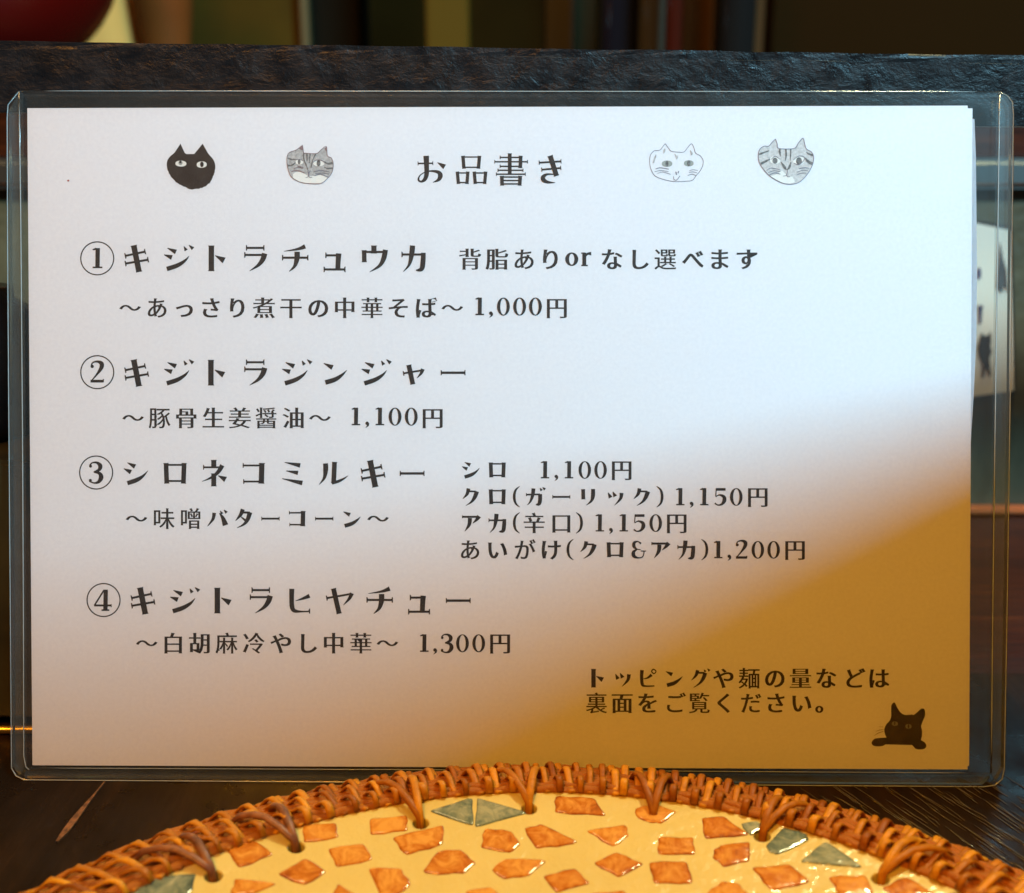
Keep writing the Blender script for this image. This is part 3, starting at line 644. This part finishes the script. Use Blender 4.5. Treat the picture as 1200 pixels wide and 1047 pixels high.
lk(m_, ramp(m_, noise(m_, coords(m_), 500, 4), [(.35, (.07, .025, .008)), (.65, (.26, .10, .03))]), bsdf(m_).inputs['Base Color'])
obj('wood_scar', chip, m_, tb)

# fine brushed ridges of varnish on the right of the table
bm = bmesh.new()
for i in range(260):
    px = random.uniform(960, 1290); py = random.uniform(915, 1045)
    a = onz(px, py, .0003); ln = random.uniform(.005, .022); ang = R(120 - (px - 1000) * .03 + random.uniform(-4, 4))
    d = Vector((math.cos(ang), math.sin(ang), 0)) * ln
    P = [a + d * t + Vector((random.uniform(-.0003, .0003), 0, -.0001)) for t in (-.5, -.15, .2, .5)]
    tube(bm, P, [.00005, .00017, .00015, .00005], 5, .8)
rg = obj('varnish_ridges', bm, mat('glint_toned_varnish', (.10, .09, .06), .15, spec=.8, coat=1), tb); rg['kind'] = 'stuff'; smooth(rg)  # base colour lightened to stand for glints along the ridges

# back wall below the ledge (right side seen through the sleeve)
M_bw = mat('grey_green_plaster', (.10, .12, .10), .45)
lk(M_bw, ramp(M_bw, noise(M_bw, coords(M_bw), 14, 6, .65, .8), [(.3, (.045, .040, .020)), (.5, (.095, .085, .045)), (.7, (.16, .145, .08))]), bsdf(M_bw).inputs['Base Color'])
bump(M_bw, noise(M_bw, coords(M_bw), 60, 4), .4, .003)
zt = ony(1190, 222, WALL_Y).z; zt2 = ony(1190, 185, WALL_Y).z
bm = bmesh.new(); box(bm, -1.0, 1.0, WALL_Y, WALL_Y + .03, -.03, zt)
tag(obj('splashback_wall', bm, M_bw), kind='structure')
bm = bmesh.new(); box(bm, -1.0, 1.0, WALL_Y - .012, WALL_Y + .02, zt + .0006, zt2, .003, 3)
rail = obj('metal_rail', bm, mat('brushed_steel', (.45, .47, .46), .3, metal=1)); tag(rail, 'long dull steel rail running along the top of the grey-green wall', 'rail')
bm = bmesh.new(); box(bm, -1.0, 1.0, WALL_Y - .004, WALL_Y + .04, zt2 + .0006, ony(600, 80, WALL_Y).z)
bd = obj('upper_board', bm, M_red_wood); tag(bd, 'dark red-brown board above the steel rail', 'board')
bm = bmesh.new(); box(bm, -.9, .9, WALL_Y - .008, WALL_Y - .0005, .0004, .0035, .0008, 2)
tr = obj('wall_base_trim', bm, mat('orange_varnished_trim', (.45, .10, .02), .35)); tag(tr, 'thin orange-brown trim strip along the foot of the grey-green wall', 'trim')

# black ledge
LY = ony(600, 60, 1).y
top_z = lambda px, py: ony(px, py, LEDGE_Y).z
sl_top = hit(600, 108, ORG, sn)
LEDGE_Y = sl_top.y + .0035
z1 = ony(600, 56, LEDGE_Y).z; z0 = ony(600, 140, LEDGE_Y).z
bm = bmesh.new(); box(bm, -.95, .95, 0, .045, z0 - z1, 0)
bmesh.ops.subdivide_edges(bm, edges=[e for e in bm.edges if abs((e.verts[0].co - e.verts[1].co).x) > .5], cuts=160)
es = [e for e in bm.edges if abs(e.verts[0].co.y) < .001 and abs(e.verts[1].co.y) < .001 and abs(e.verts[0].co.z) < .001 and abs(e.verts[1].co.z) < .001]
bmesh.ops.bevel(bm, geom=es, offset=.0026, segments=4, affect='EDGES')
for v_ in bm.verts:
    if v_.co.y < .01: v_.co += Vector((0, random.uniform(-.00012, .00012), random.uniform(-.0002, .0002)))
ledge = obj('black_ledge', bm, M_ledge)
for p in ledge.data.polygons:
    if .1 < abs(p.normal.z) < .98: p.use_smooth = True
ledge.location = (0, LEDGE_Y, z1); ledge.rotation_euler = (0, R(.78), 0)
tag(ledge, 'black rough-painted wooden ledge board running behind the top of the sleeve', 'ledge')
for x_ in (-.80, .80):
    bm = bmesh.new(); box(bm, -.02, .02, 0, .04, 0, z0 - .013, .001, 1)
    o = obj('ledge_post', bm, M_ledge); o.location = (x_, LEDGE_Y + .004, 0)
    tag(o, 'black wooden post under the %s end of the black ledge' % ('left' if x_ < 0 else 'right'), 'post', 'posts holding up the ledge')

# shop card leaning on the wall at the right
cy_ = 0; CY = WALL_Y - .006
cb = [ony(1140, 466, CY), ony(1190, 457, CY), ony(1196, 270, CY), ony(1140, 258, CY)]
def quadplate(name, pts, th, m_, parent=None):
    bm = bmesh.new(); n = (pts[1] - pts[0]).cross(pts[-1] - pts[0]).normalized()
    if n.y > 0: n = -n
    a = [bm.verts.new(p) for p in pts]; b = [bm.verts.new(p - n * th) for p in pts]
    bm.faces.new(a); bm.faces.new(b[::-1])
    for i in range(len(pts)): bm.faces.new((a[i], a[(i + 1) % len(pts)], b[(i + 1) % len(pts)], b[i]))
    bmesh.ops.recalc_face_normals(bm, faces=bm.faces[:]); return obj(name, bm, m_, parent)
card = empty('cat_card', (0, 0, 0))
tag(card, 'small pale card with black cat figures on the grey-green wall behind the sleeve', 'card')
q = [ony(1120, 468, CY), ony(1188, 458, CY), ony(1183, 270, CY), ony(1116, 256, CY)]
quadplate('card_face', q, .0015, mat('pale_card', (.82, .76, .62), .5), card)
fr = quadplate('card_border', [p + Vector((.003 if i in (1, 2) else -.002, .004, -.002 if i < 2 else .0015)) for i, p in enumerate(q)], .003, mat('dark_card_backing', (.02, .012, .01), .4), card)
def card_print(name, polys, m_):
    bm = bmesh.new()
    for pl in polys:
        vs = [bm.verts.new(ony(x, y, CY - .0006)) for x, y in pl]
        bm.faces.new(vs)
    bmesh.ops.triangulate(bm, faces=bm.faces[:]); return obj(name, bm, m_, card)
card_print('cat_figure', [[(1148, 396), (1151, 390), (1154, 394), (1158, 393), (1161, 388), (1162, 398), (1160, 404), (1163, 412), (1160, 420), (1162, 441), (1159, 442), (1156, 430), (1153, 443), (1150, 443), (1151, 428), (1147, 418), (1145, 408), (1149, 404)]], M_ink)
card_print('dark_figure', [[(1172, 282), (1175, 300), (1180, 318), (1182, 345), (1177, 335), (1174, 344), (1171, 330), (1168, 338), (1170, 305)]], M_ink)
card_print('card_letter', [[(1146, 358), (1152, 358), (1152, 361), (1150, 361), (1150, 380), (1147, 380), (1147, 361), (1146, 361)], [(1145, 315), (1149, 314), (1150, 320), (1149, 327), (1145, 327)]], mat('blue_card_ink', (.03, .035, .12), .5))

# left: dark box with a brass foot strip, black pot standing on it
yb = onz(15, 862, 0).y
bx = empty('dark_box', (0, 0, 0)); tag(bx, 'dark olive wooden box with bright brass foot strip at the table\'s left edge', 'box')
xr = ony(62, 700, yb).x; ztop = ony(15, 541, yb + .003).z
bm = bmesh.new(); box(bm, -.42, xr, yb + .003, yb + .075, .0045, ztop, .0015, 2)
m_ = mat('dark_olive_paint', (.035, .03, .012), .35)
lk(m_, ramp(m_, noise(m_, coords(m_), 25, 4), [(.3, (.015, .014, .008)), (.7, (.06, .05, .018))]), bsdf(m_).inputs['Base Color'])
obj('box_body', bm, m_, bx)
bm = bmesh.new(); tube(bm, [(-.42, yb, .0022), (xr - .1, yb, .0022), (xr, yb, .0022), (xr + .002, yb + .002, .0022), (xr + .002, yb + .075, .0022)], .0014, 12)
smooth(obj('brass_strip', bm, mat('polished_brass', (.95, .68, .16), .28, metal=1), bx))
bm = bmesh.new(); lathe(bm, [(.0, 0), (.022, 0), (.028, .008), (.029, .028), (.024, .042), (.018, .046), (.018, .05), (.0, .05)], 40)
pot = smooth(obj('black_pot', bm, mat('black_glazed_pot', (.01, .011, .013), .2))); pot.location = (xr - .038, yb + .04, ztop + .0003)
tag(pot, 'small black glazed pot standing on the dark box at the left', 'pot')

# divider added out of view at right to shade the sheet's lower right
P1 = hit(1140, 502, ORG, sn); P2 = hit(400, 765, ORG, sn)
Q1 = P1.lerp(WIN, .07); Q2 = P2.lerp(WIN, .165)
ext = (Q2 - Q1); QA = Q1 - ext * .7; QB = Q2 + ext * 1.0
bm = bmesh.new()
nr = Vector((-ext.y, ext.x, 0)).normalized() * .006
a = [QA, QB, Vector((QB.x, QB.y, 0.0)), Vector((QA.x, QA.y, 0.0))]
va = [bm.verts.new(p) for p in a]; vb = [bm.verts.new(p + nr) for p in a]
bm.faces.new(va); bm.faces.new(vb[::-1])
for i in range(4): bm.faces.new((va[i], va[(i + 1) % 4], vb[(i + 1) % 4], vb[i]))
bmesh.ops.recalc_face_normals(bm, faces=bm.faces[:])
dv = obj('light_blocker', bm, mat('dark_blocker_wood', (.05, .03, .02), .6)); tag(dv, 'dark wooden divider board added right of the tray, outside the view, to block window light from the sheet', 'blocker')

# ------------------------------------------------------------------ woven tray
TZo, TZi = .013, .017
def fitcircle(pts, z):
    P = [onz(x, y, z) for x, y in pts]
    # least squares circle
    import numpy as np
    A = np.array([[2 * p.x, 2 * p.y, 1] for p in P]); b = np.array([p.x ** 2 + p.y ** 2 for p in P])
    s_, *_ = np.linalg.lstsq(A, b, rcond=None); r = math.sqrt(s_[2] + s_[0] ** 2 + s_[1] ** 2)
    return Vector((s_[0], s_[1], 0)), r
Co, Ro = fitcircle([(0, 1040), (85, 1002), (185, 965), (282, 931), (350, 919), (457, 897), (525, 891), (600, 886), (680, 886), (775, 892), (850, 902), (940, 919), (1005, 937), (1095, 967), (1200, 1010)], TZo)
Ci, Ri = fitcircle([(160, 1045), (300, 987), (475, 945), (600, 934), (750, 934), (890, 962), (1010, 1000), (1117, 1046)], TZi)
Ro -= .0022; Ri += .001
print('TRAY', Co, Ro, Ci, Ri, 'H', H, 'wall', WALL_Y, 'ledge', LEDGE_Y, z0, z1)
tray = empty('woven_tray', (Ci.x, Ci.y, 0)); tag(tray, 'round tray with woven rattan rim and cream mosaic plate lying in front of the sleeve', 'tray')
T0 = Vector((Ci.x, Ci.y, 0))
def rim(s_, th, up=0):
    """s 0 inner edge .. 1 outer edge; tray-local point"""
    c_ = Ci.lerp(Co, s_); r = Ri + (Ro - Ri) * s_
    dome = .0018 * math.sin(math.pi * min(max(s_, 0), 1)) ** .8
    z = TZi + .0012 + (TZo - .0035 - TZi - .0012) * s_ + dome + up
    return Vector((c_.x + r * math.cos(th), c_.y + r * math.sin(th), z)) - T0
NR = 9; NSEG = 288
for k in range(NR):
    s_ = (k + .35) / (NR - .3)
    bm = bmesh.new(); uv = bm.loops.layers.uv.new('UVMap'); rings = []
    rr_ = .00135 + .0006 * (k == NR - 1)
    n = 8
    for i in range(NSEG):
        th = 2 * math.pi * i / NSEG; c_ = rim(s_, th, -.0012 + .0006 * math.sin(i * 1.7 + k)); rad = Vector((math.cos(th), math.sin(th), 0))
        rings.append([bm.verts.new(c_ + rad * (rr_ * math.cos(2 * math.pi * j / n)) + Vector((0, 0, rr_ * math.sin(2 * math.pi * j / n)))) for j in range(n)])
    for i in range(NSEG):
        a, b = rings[i], rings[(i + 1) % NSEG]
        for j in range(n):
            f = bm.faces.new((a[j], b[j], b[(j + 1) % n], a[(j + 1) % n]))
            for lp, (uu, vv) in zip(f.loops, ((i, j), (i + 1, j), (i + 1, j + 1), (i, j + 1))): lp[uv].uv = (uu / 12, vv)
    bmesh.ops.recalc_face_normals(bm, faces=bm.faces[:])
    smooth(obj('rim_reed', bm, M_rat_dark, tray))
# solid under-layer so no table shows through the weave
bm = bmesh.new(); ra = []
for i in range(96):
    th = 2 * math.pi * i / 96; ra.append([bm.verts.new(rim(.02, th, -.004)), bm.verts.new(rim(.5, th, -.005)), bm.verts.new(rim(.97, th, -.003)), bm.verts.new(Vector((*rim(.96, th).xy, .0008))), bm.verts.new(Vector((*rim(.04, th).xy, .0008)))])
for i in range(96):
    a, b = ra[i], ra[(i + 1) % 96]
    for j in range(5): bm.faces.new((a[j], a[(j + 1) % 5], b[(j + 1) % 5], b[j]))
bmesh.ops.recalc_face_normals(bm, faces=bm.faces[:])
obj('rim_core', bm, mat('gap_shade_cane', (.09, .03, .006), .7), tray)  # colour darkened to stand for shade in the gaps between reeds
# radial binding strands, woven over and under
NS = 284
for i in range(NS):
    th0 = 2 * math.pi * i / NS + random.uniform(-.0025, .0025)
    # slant follows the photograph: clockwise on the left, counter-clockwise on the far right
    deg = math.degrees(th0) % 360
    sl = .035 - .020 * min(1, max(0, (deg - 50) / 60))
    sl += random.uniform(-.012, .012)
    par = i % 2
    pts, nrm, rad = [], [], []
    K = 17
    w0 = random.uniform(.00090, .00130)
    for j in range(K):
        s_ = -.02 + 1.05 * j / (K - 1)
        wv = math.sin(math.pi * (s_ * 3.3 + par + .2))
        up = .0007 + .0018 * wv
        if s_ > .93: up = .0022 - (s_ - .93) * .05
        if s_ < .03: up = -.0008
        th = th0 + sl * (s_ - .5)
        pts.append(rim(s_, th, up)); nrm.append((math.cos(th) * .1, math.sin(th) * .1, 1)); rad.append(w0)
    e = pts[-1] + Vector((math.cos(th) * .0016, math.sin(th) * .0016, -.0035)); pts.append(e); nrm.append((math.cos(th), math.sin(th), .3)); rad.append(w0)
    bm = bmesh.new(); tube(bm, pts, rad, 6, .42, nrm); smooth(obj('binding_strand', bm, M_rat, tray))
# plate with real holes for the lacing
holes_px = [(250, 1027), (347, 993), (493, 965), (620, 948), (765, 958), (893, 980), (1032, 1030)]
DEPTH = .012
def pz(x, y):                            # the plate dips gently towards its middle
    r = min(1, math.hypot(x, y) / Ri); return TZi + DEPTH * (r * r - 1)
def onplate(px, py):
    z = TZi
    for _ in range(6):
        p = onz(px, py, z) - T0; z = pz(p.x, p.y)
    p.z = z; return p
holes = [onplate(x, y) for x, y in holes_px]
cu = bpy.data.curves.new('p', 'CURVE'); cu.dimensions = '2D'; cu.fill_mode = 'BOTH'; cu.extrude = .0015 * 10; cu.bevel_depth = .0004 * 10; cu.bevel_resolution = 1
def circ(c_, rx, ry, n):
    sp = cu.splines.new('POLY'); sp.points.add(n - 1); sp.use_cyclic_u = True
    for i in range(n): sp.points[i].co = ((c_[0] + rx * math.cos(2 * math.pi * i / n)) * 10, (c_[1] + ry * math.sin(2 * math.pi * i / n)) * 10, 0, 1)
circ((0, 0), Ri + .0015, Ri + .0015, 160)
for h_ in holes: circ(h_, .0026, .0024, 16)
for k in range(14):                      # the rest of the ring of holes, out of view
    th = R(200 + k * 140 / 13); circ((math.cos(th) * (Ri - .012), math.sin(th) * (Ri - .012)), .0025, .0025, 14)
o = bpy.data.objects.new('p', cu); C.objects.link(o)
dg = bpy.context.evaluated_depsgraph_get(); me = bpy.data.meshes.new_from_object(o.evaluated_get(dg)); bpy.data.objects.remove(o)
bm = bmesh.new(); bm.from_mesh(me); bpy.data.meshes.remove(me)
for v_ in bm.verts: v_.co /= 10
for ax in (0, 1):
    for k in range(-19, 20):
        n_ = Vector((1, 0, 0)) if ax == 0 else Vector((0, 1, 0))
        bmesh.ops.bisect_plane(bm, geom=bm.verts[:] + bm.edges[:] + bm.faces[:], plane_co=n_ * (k * .0078 + .0011), plane_no=n_)
for v_ in bm.verts: v_.co.z += pz(v_.co.x, v_.co.y) - .0019
for f in bm.faces: f.smooth = abs(f.normal.z) > .9
me = bpy.data.meshes.new('mosaic_plate'); bm.to_mesh(me); bm.free()
me.materials.clear()
plt = obj('mosaic_plate', me, M_cream, tray)
# lacing: two strands meet in each hole
for h_ in holes:
    th = math.atan2(h_.y, h_.x)
    for sgn, dk in ((-1, .05), (1, .008 + random.uniform(0, .012))):
        p3 = h_ + Vector((0, 0, -.004)); p2 = h_ + Vector((math.cos(th) * .0012, math.sin(th) * .0012, .0012))
        t1 = th + (dk if sgn < 0 else -dk)
        if h_.x > .05: t1 = th + (dk * .5 if sgn > 0 else -dk * .75)
        p1 = rim(.12, th + (t1 - th) * .55, .0026); p0 = rim(.38, t1, .0024); pp = rim(.50, t1 + (t1 - th) * .2, -.001)
        bm = bmesh.new(); tube(bm, [pp, p0, p0.lerp(p1, .5) + Vector((0, 0, .0008)), p1, p1.lerp(p2, .5) + Vector((0, 0, .0006)), p2, p3], [.00125] * 5 + [.0012, .0011], 7, .6)
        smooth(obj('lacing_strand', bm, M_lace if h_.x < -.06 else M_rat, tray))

TILES = [  # photo outlines of the mosaic tiles
 [(355, 968), (394, 965), (397, 982), (356, 988)], [(433, 960), (477, 956), (478, 974), (434, 979)], [(459, 982), (520, 967), (519, 990), (476, 1003)],
 [(384, 995), (426, 989), (437, 1008), (394, 1017)], [(325, 1025), (358, 1006), (383, 1022), (357, 1038)], [(262, 993), (300, 986), (321, 1002), (280, 1018)],
 [(275, 1030), (325, 1036), (300, 1047), (270, 1052)], [(431, 1018), (470, 1018), (482, 1038), (450, 1058)], [(495, 1022), (513, 998), (540, 996), (558, 1012), (545, 1024), (512, 1026)],
 [(568, 971), (600, 975), (610, 990), (598, 1000), (563, 994)], [(576, 1020), (592, 1007), (634, 1008), (640, 1010), (620, 1027), (590, 1031)], [(614, 971), (634, 966), (678, 987), (655, 993), (628, 995)],
 [(651, 933), (697, 936), (711, 957), (650, 953)], [(686, 974), (733, 967), (737, 980), (718, 993)], [(744, 948), (770, 943), (793, 952), (775, 966), (748, 960)],
 [(695, 1012), (722, 999), (755, 1013), (725, 1029)], [(636, 1027), (674, 1018), (692, 1036), (652, 1047)], [(771, 981), (813, 982), (815, 1002), (771, 1002)],
 [(822, 959), (848, 957), (879, 979), (826, 984)], [(760, 1011), (805, 1010), (812, 1036), (766, 1036)], [(836, 996), (850, 990), (879, 987), (878, 1010), (848, 1017), (835, 1006)],
 [(880, 1017), (925, 1013), (950, 1034), (905, 1045)], [(828, 1047), (846, 1033), (866, 1036), (880, 1052), (840, 1060)], [(970, 1028), (1014, 1026), (1024, 1047), (985, 1054)],
 [(1033, 1041), (1062, 1028), (1100, 1050), (1060, 1060)], [(390, 1052), (396, 1036), (420, 1050), (430, 1060), (400, 1066)], [(545, 1045), (575, 1040), (590, 1052), (560, 1062)], [(690, 1048), (730, 1044), (745, 1056), (700, 1064)], [(915, 1056), (950, 1050), (962, 1066), (925, 1072)],
 [(330, 1062), (372, 1056), (384, 1074), (340, 1080)], [(470, 1066), (520, 1060), (530, 1078), (482, 1084)], [(610, 1064), (655, 1062), (660, 1082), (616, 1084)], [(780, 1060), (816, 1056), (828, 1078), (790, 1082)]]
GREEN = [[(502, 951), (549, 936), (554, 937), (555, 969)], [(559, 936), (564, 937), (620, 953), (556, 971)],
 [(897, 992), (918, 970), (946, 978), (948, 985), (912, 1002), (903, 1000)], [(936, 1011), (968, 986), (1013, 1018)],
 [(150, 1048), (180, 1030), (230, 1024), (226, 1044), (210, 1056), (170, 1060)], [(868, 966), (888, 963), (893, 972), (880, 980)], [(1080, 1056), (1120, 1046), (1160, 1072), (1110, 1080)]]
def tile(px, m_, world=None):
    P = world or [onplate(x, y) for x, y in px]
    area_ = sum(P[i].x * P[(i + 1) % len(P)].y - P[(i + 1) % len(P)].x * P[i].y for i in range(len(P)))
    if area_ < 0: P = P[::-1]
    c_ = sum(P, Vector()) / len(P); n = len(P); Q = []
    for i in range(n):                   # rounded, slightly uneven corners
        a, b, d = P[i - 1], P[i], P[(i + 1) % n]
        f = .10; pre = b.lerp(a, f); post = b.lerp(d, f)
        Q += [pre, (pre + post + b * 2) / 4, post]
        for t in (.36, .64):
            q_ = b.lerp(d, t); o_ = (q_ - c_).normalized() * random.uniform(-.0003, .0004); Q.append(q_ + o_)
    bm = bmesh.new(); col = bm.verts.layers.float.new('pigment'); zb = TZi - .0004
    levels = [(1.0, zb, 1.0), (.99, TZi + .0001, 1.0), (.96, TZi + .00022, .9), (.86, TZi + .0003, .3), (.45, TZi + .00036, 0)]
    rows = []
    for f, z, pg in levels:
        row = []
        for q_ in Q:
            p = c_.lerp(q_, f); v_ = bm.verts.new((p.x, p.y, z - TZi + pz(p.x, p.y))); v_[col] = pg; row.append(v_)
        rows.append(row)
    m2 = len(Q)
    for a, b in zip(rows, rows[1:]):
        for i in range(m2): bm.faces.new((a[i], a[(i + 1) % m2], b[(i + 1) % m2], b[i]))
    cv = bm.verts.new((c_.x, c_.y, pz(c_.x, c_.y) + .00036))
    for i in range(m2): bm.faces.new((rows[-1][i], rows[-1][(i + 1) % m2], cv))
    bmesh.ops.recalc_face_normals(bm, faces=bm.faces[:])
    return smooth(obj('tile', bm, m_, plt))
for t in TILES: tile(t, M_tile)
for t in GREEN: tile(t, M_tile_g)['label'] = 'sage green tile'
# tiles of the near half, below the frame
y_lim = onz(600, 1090, TZi).y - T0.y
yy = y_lim - .014
while yy > -Ri + .012:
    xx = -Ri
    while xx < Ri:
        c_ = Vector((xx + random.uniform(-.002, .002), yy + random.uniform(-.002, .002), 0))
        if c_.xy.length < Ri - .018:
            n = random.choice((4, 4, 4, 5)); a0 = random.uniform(0, 6)
            tile(None, M_tile, [c_ + Vector((math.cos(a0 + 2 * math.pi * i / n) * .0068, math.sin(a0 + 2 * math.pi * i / n) * .0052, 0)) * random.uniform(.8, 1.1) for i in range(n)])
        xx += .0175
    yy -= .0145

# ------------------------------------------------------------------ beyond the ledge (out of focus)
BY = 1.0
def X(px, y): return ony(px, 30, y).x
SH = .20                                  # shelf height behind the ledge
bm = bmesh.new(); box(bm, -1.6, 1.6, .62, 1.75, SH - .03, SH, .002, 1)
sh_ = obj('back_counter', bm, mat('dark_counter_wood', (.03, .02, .01), .4)); tag(sh_, kind='structure')
bm = bmesh.new(); box(bm, -2.2, 2.2, 1.75, 1.80, -.78, 2.2)
m_ = mat('dim_olive_wall', (.05, .035, .008), .8, spec=.05)
lk(m_, ramp(m_, noise(m_, coords(m_), 3, 3), [(.3, (.016, .008, .0005)), (.7, (.034, .017, .001))]), bsdf(m_).inputs['Base Color'])
tag(obj('back_wall', bm, m_), kind='structure')
y = .80
rc = ony(-30, -75, y); rr0 = .092
pot_ = empty('red_pot', (rc.x, y, SH)); tag(pot_, 'glossy dark red round pot on a black foot behind the ledge at far left', 'pot')
m_ = mat('red_lacquer', (.10, .001, .001), .18, coat=.3)
bm = bmesh.new(); zc = rc.z - SH
lathe(bm, [(rr0 * math.sin(math.pi * i / 20) if 0 < i < 20 else 0, zc - rr0 * math.cos(math.pi * i / 20)) for i in range(0, 19)] + [(.03, zc + rr0 * .98), (.03, zc + rr0 * 1.08), (0, zc + rr0 * 1.1)], 56)
smooth(obj('body', bm, m_, pot_))
bm = bmesh.new(); lathe(bm, [(0, 0), (.05, 0), (.045, .01), (.03, zc - rr0 + .004), (0, zc - rr0 + .004)], 32)
obj('foot', bm, mat('black_foot', (.01, .008, .006), .4), pot_)
# cream cloth bag with folds
y = .98; bm = bmesh.new(); xa, xb = X(20, y), X(176, y); rows = []
for j in range(11):
    t = j / 10; ring_ = []
    for i in range(48):
        a = 2 * math.pi * i / 48; f = 1 + .05 * math.sin(a * 7 + t * 3) + .02 * math.sin(a * 13 + 1)
        rx = (xb - xa) / 2 * (1 - .12 * t) * f; ry = .05 * f
        ring_.append(bm.verts.new(((xa + xb) / 2 + rx * math.cos(a), y + ry * math.sin(a), SH + t * .30)))
    rows.append(ring_)
for a, b in zip(rows, rows[1:]):
    for i in range(48): bm.faces.new((a[i], a[(i + 1) % 48], b[(i + 1) % 48], b[i]))
bm.faces.new(rows[0][::-1]); bm.faces.new(rows[-1])
o = smooth(obj('cloth_bag', bm, mat('cream_cloth', (.88, .40, .10), .85, spec=.1))); tag(o, 'cream folded cloth bag behind the red jar', 'bag')
# clay vase
y = .95; bm = bmesh.new(); lathe(bm, [(0, 0), (.018, 0), (.024, .02), (.0225, .045), (.0185, .065), (.0215, .085), (.025, .12), (.023, .20), (0, .20)], 40)
o = smooth(obj('clay_vase', bm, mat('terracotta', (.16, .04, .006), .75, spec=.1))); o.location = (X(194, y), y, SH); tag(o, 'orange terracotta vase beside the cream cloth bag', 'vase')
def stand_box(name, px0, px1, y, d, h, m_, label, cat, top=None):
    bm = bmesh.new(); x0, x1 = X(px0, y), X(px1, y); box(bm, x0, x1, y, y + d, SH, SH + h, .002, 2)
    o = obj(name, bm, m_); tag(o, label, cat); return o
m_olive = mat('olive_gold_panel', (.13, .09, .012), .7, spec=.1)
lk(m_olive, ramp(m_olive, noise(m_olive, coords(m_olive), 9, 3), [(.3, (.040, .022, .001)), (.7, (.065, .036, .002))]), bsdf(m_olive).inputs['Base Color'])
stand_box('olive_panel', 215, 352, 1.20, .02, .4, m_olive, 'olive-gold panel behind the terracotta vase', 'panel')
stand_box('pale_post', 352, 361, 1.18, .02, .4, mat('pale_post_wood', (.10, .08, .03), .5), 'thin pale wooden post beside the olive panel', 'post')
stand_box('black_cabinet', 361, 420, 1.22, .1, .4, mat('black_cabinet_paint', (.006, .004, .001), .8, spec=.1), 'black cabinet right of the thin pale post', 'cabinet')
stand_box('amber_box', 499, 549, 1.05, .05, .3, mat('amber_card', (.09, .05, .003), .7, spec=.1), 'amber upright box in the dim background', 'box')
stand_box('dark_crate', 640, 672, 1.1, .1, .3, mat('black_crate', (.006, .005, .004), .5), 'narrow black crate in the dim background', 'crate')
stand_box('grey_canister', 672, 702, 1.15, .05, .25, mat('grey_green_canister', (.02, .014, .003), .7, spec=.1), 'dim grey-green canister beside the narrow black crate', 'canister')
stand_box('amber_column', 794, 836, 1.05, .05, .4, mat('amber_column_wood', (.075, .030, .002), .6, spec=.15), 'amber brown wooden column behind the ledge', 'column')
stand_box('tall_cupboard', 905, 1400, 1.25, .3, .6, mat('dark_brown_cupboard', (.022, .008, .0005), .8, spec=.05), 'dark brown tall cupboard filling the right background', 'cupboard')
def bottle(px, y, r, m_, label, h=.26):
    bm = bmesh.new(); lathe(bm, [(0, 0), (r, 0), (r, .005), (r, h * .6), (r * .9, h * .68), (r * .4, h * .8), (r * .36, h), (0, h)], 32)
    o = smooth(obj('bottle', bm, m_)); o.location = (X(px, y), y, SH); tag(o, label, 'bottle', 'bottles behind the ledge')
bottle(728, 1.0, .022, mat('blue_black_glass', (.006, .006, .010), .1, coat=.5), 'dark blue glass bottle left of the clear-capped one')
bottle(765, .97, .012, mat('smoky_glass', (.04, .035, .025), .08, coat=1), 'slim smoky bottle with a pale glint')
bottle(790, .93, .007, mat('red_glass', (.04, .005, .002), .12, coat=1), 'very slim red bottle beside the amber column')
bottle(862, .97, .016, mat('black_glass', (.008, .008, .008), .1, coat=.5), 'black bottle right of the amber column')
bottle(883, .99, .009, mat('brown_glass', (.18, .08, .03), .1, metal=.6, coat=1), 'slim brown bottle with a warm highlight')
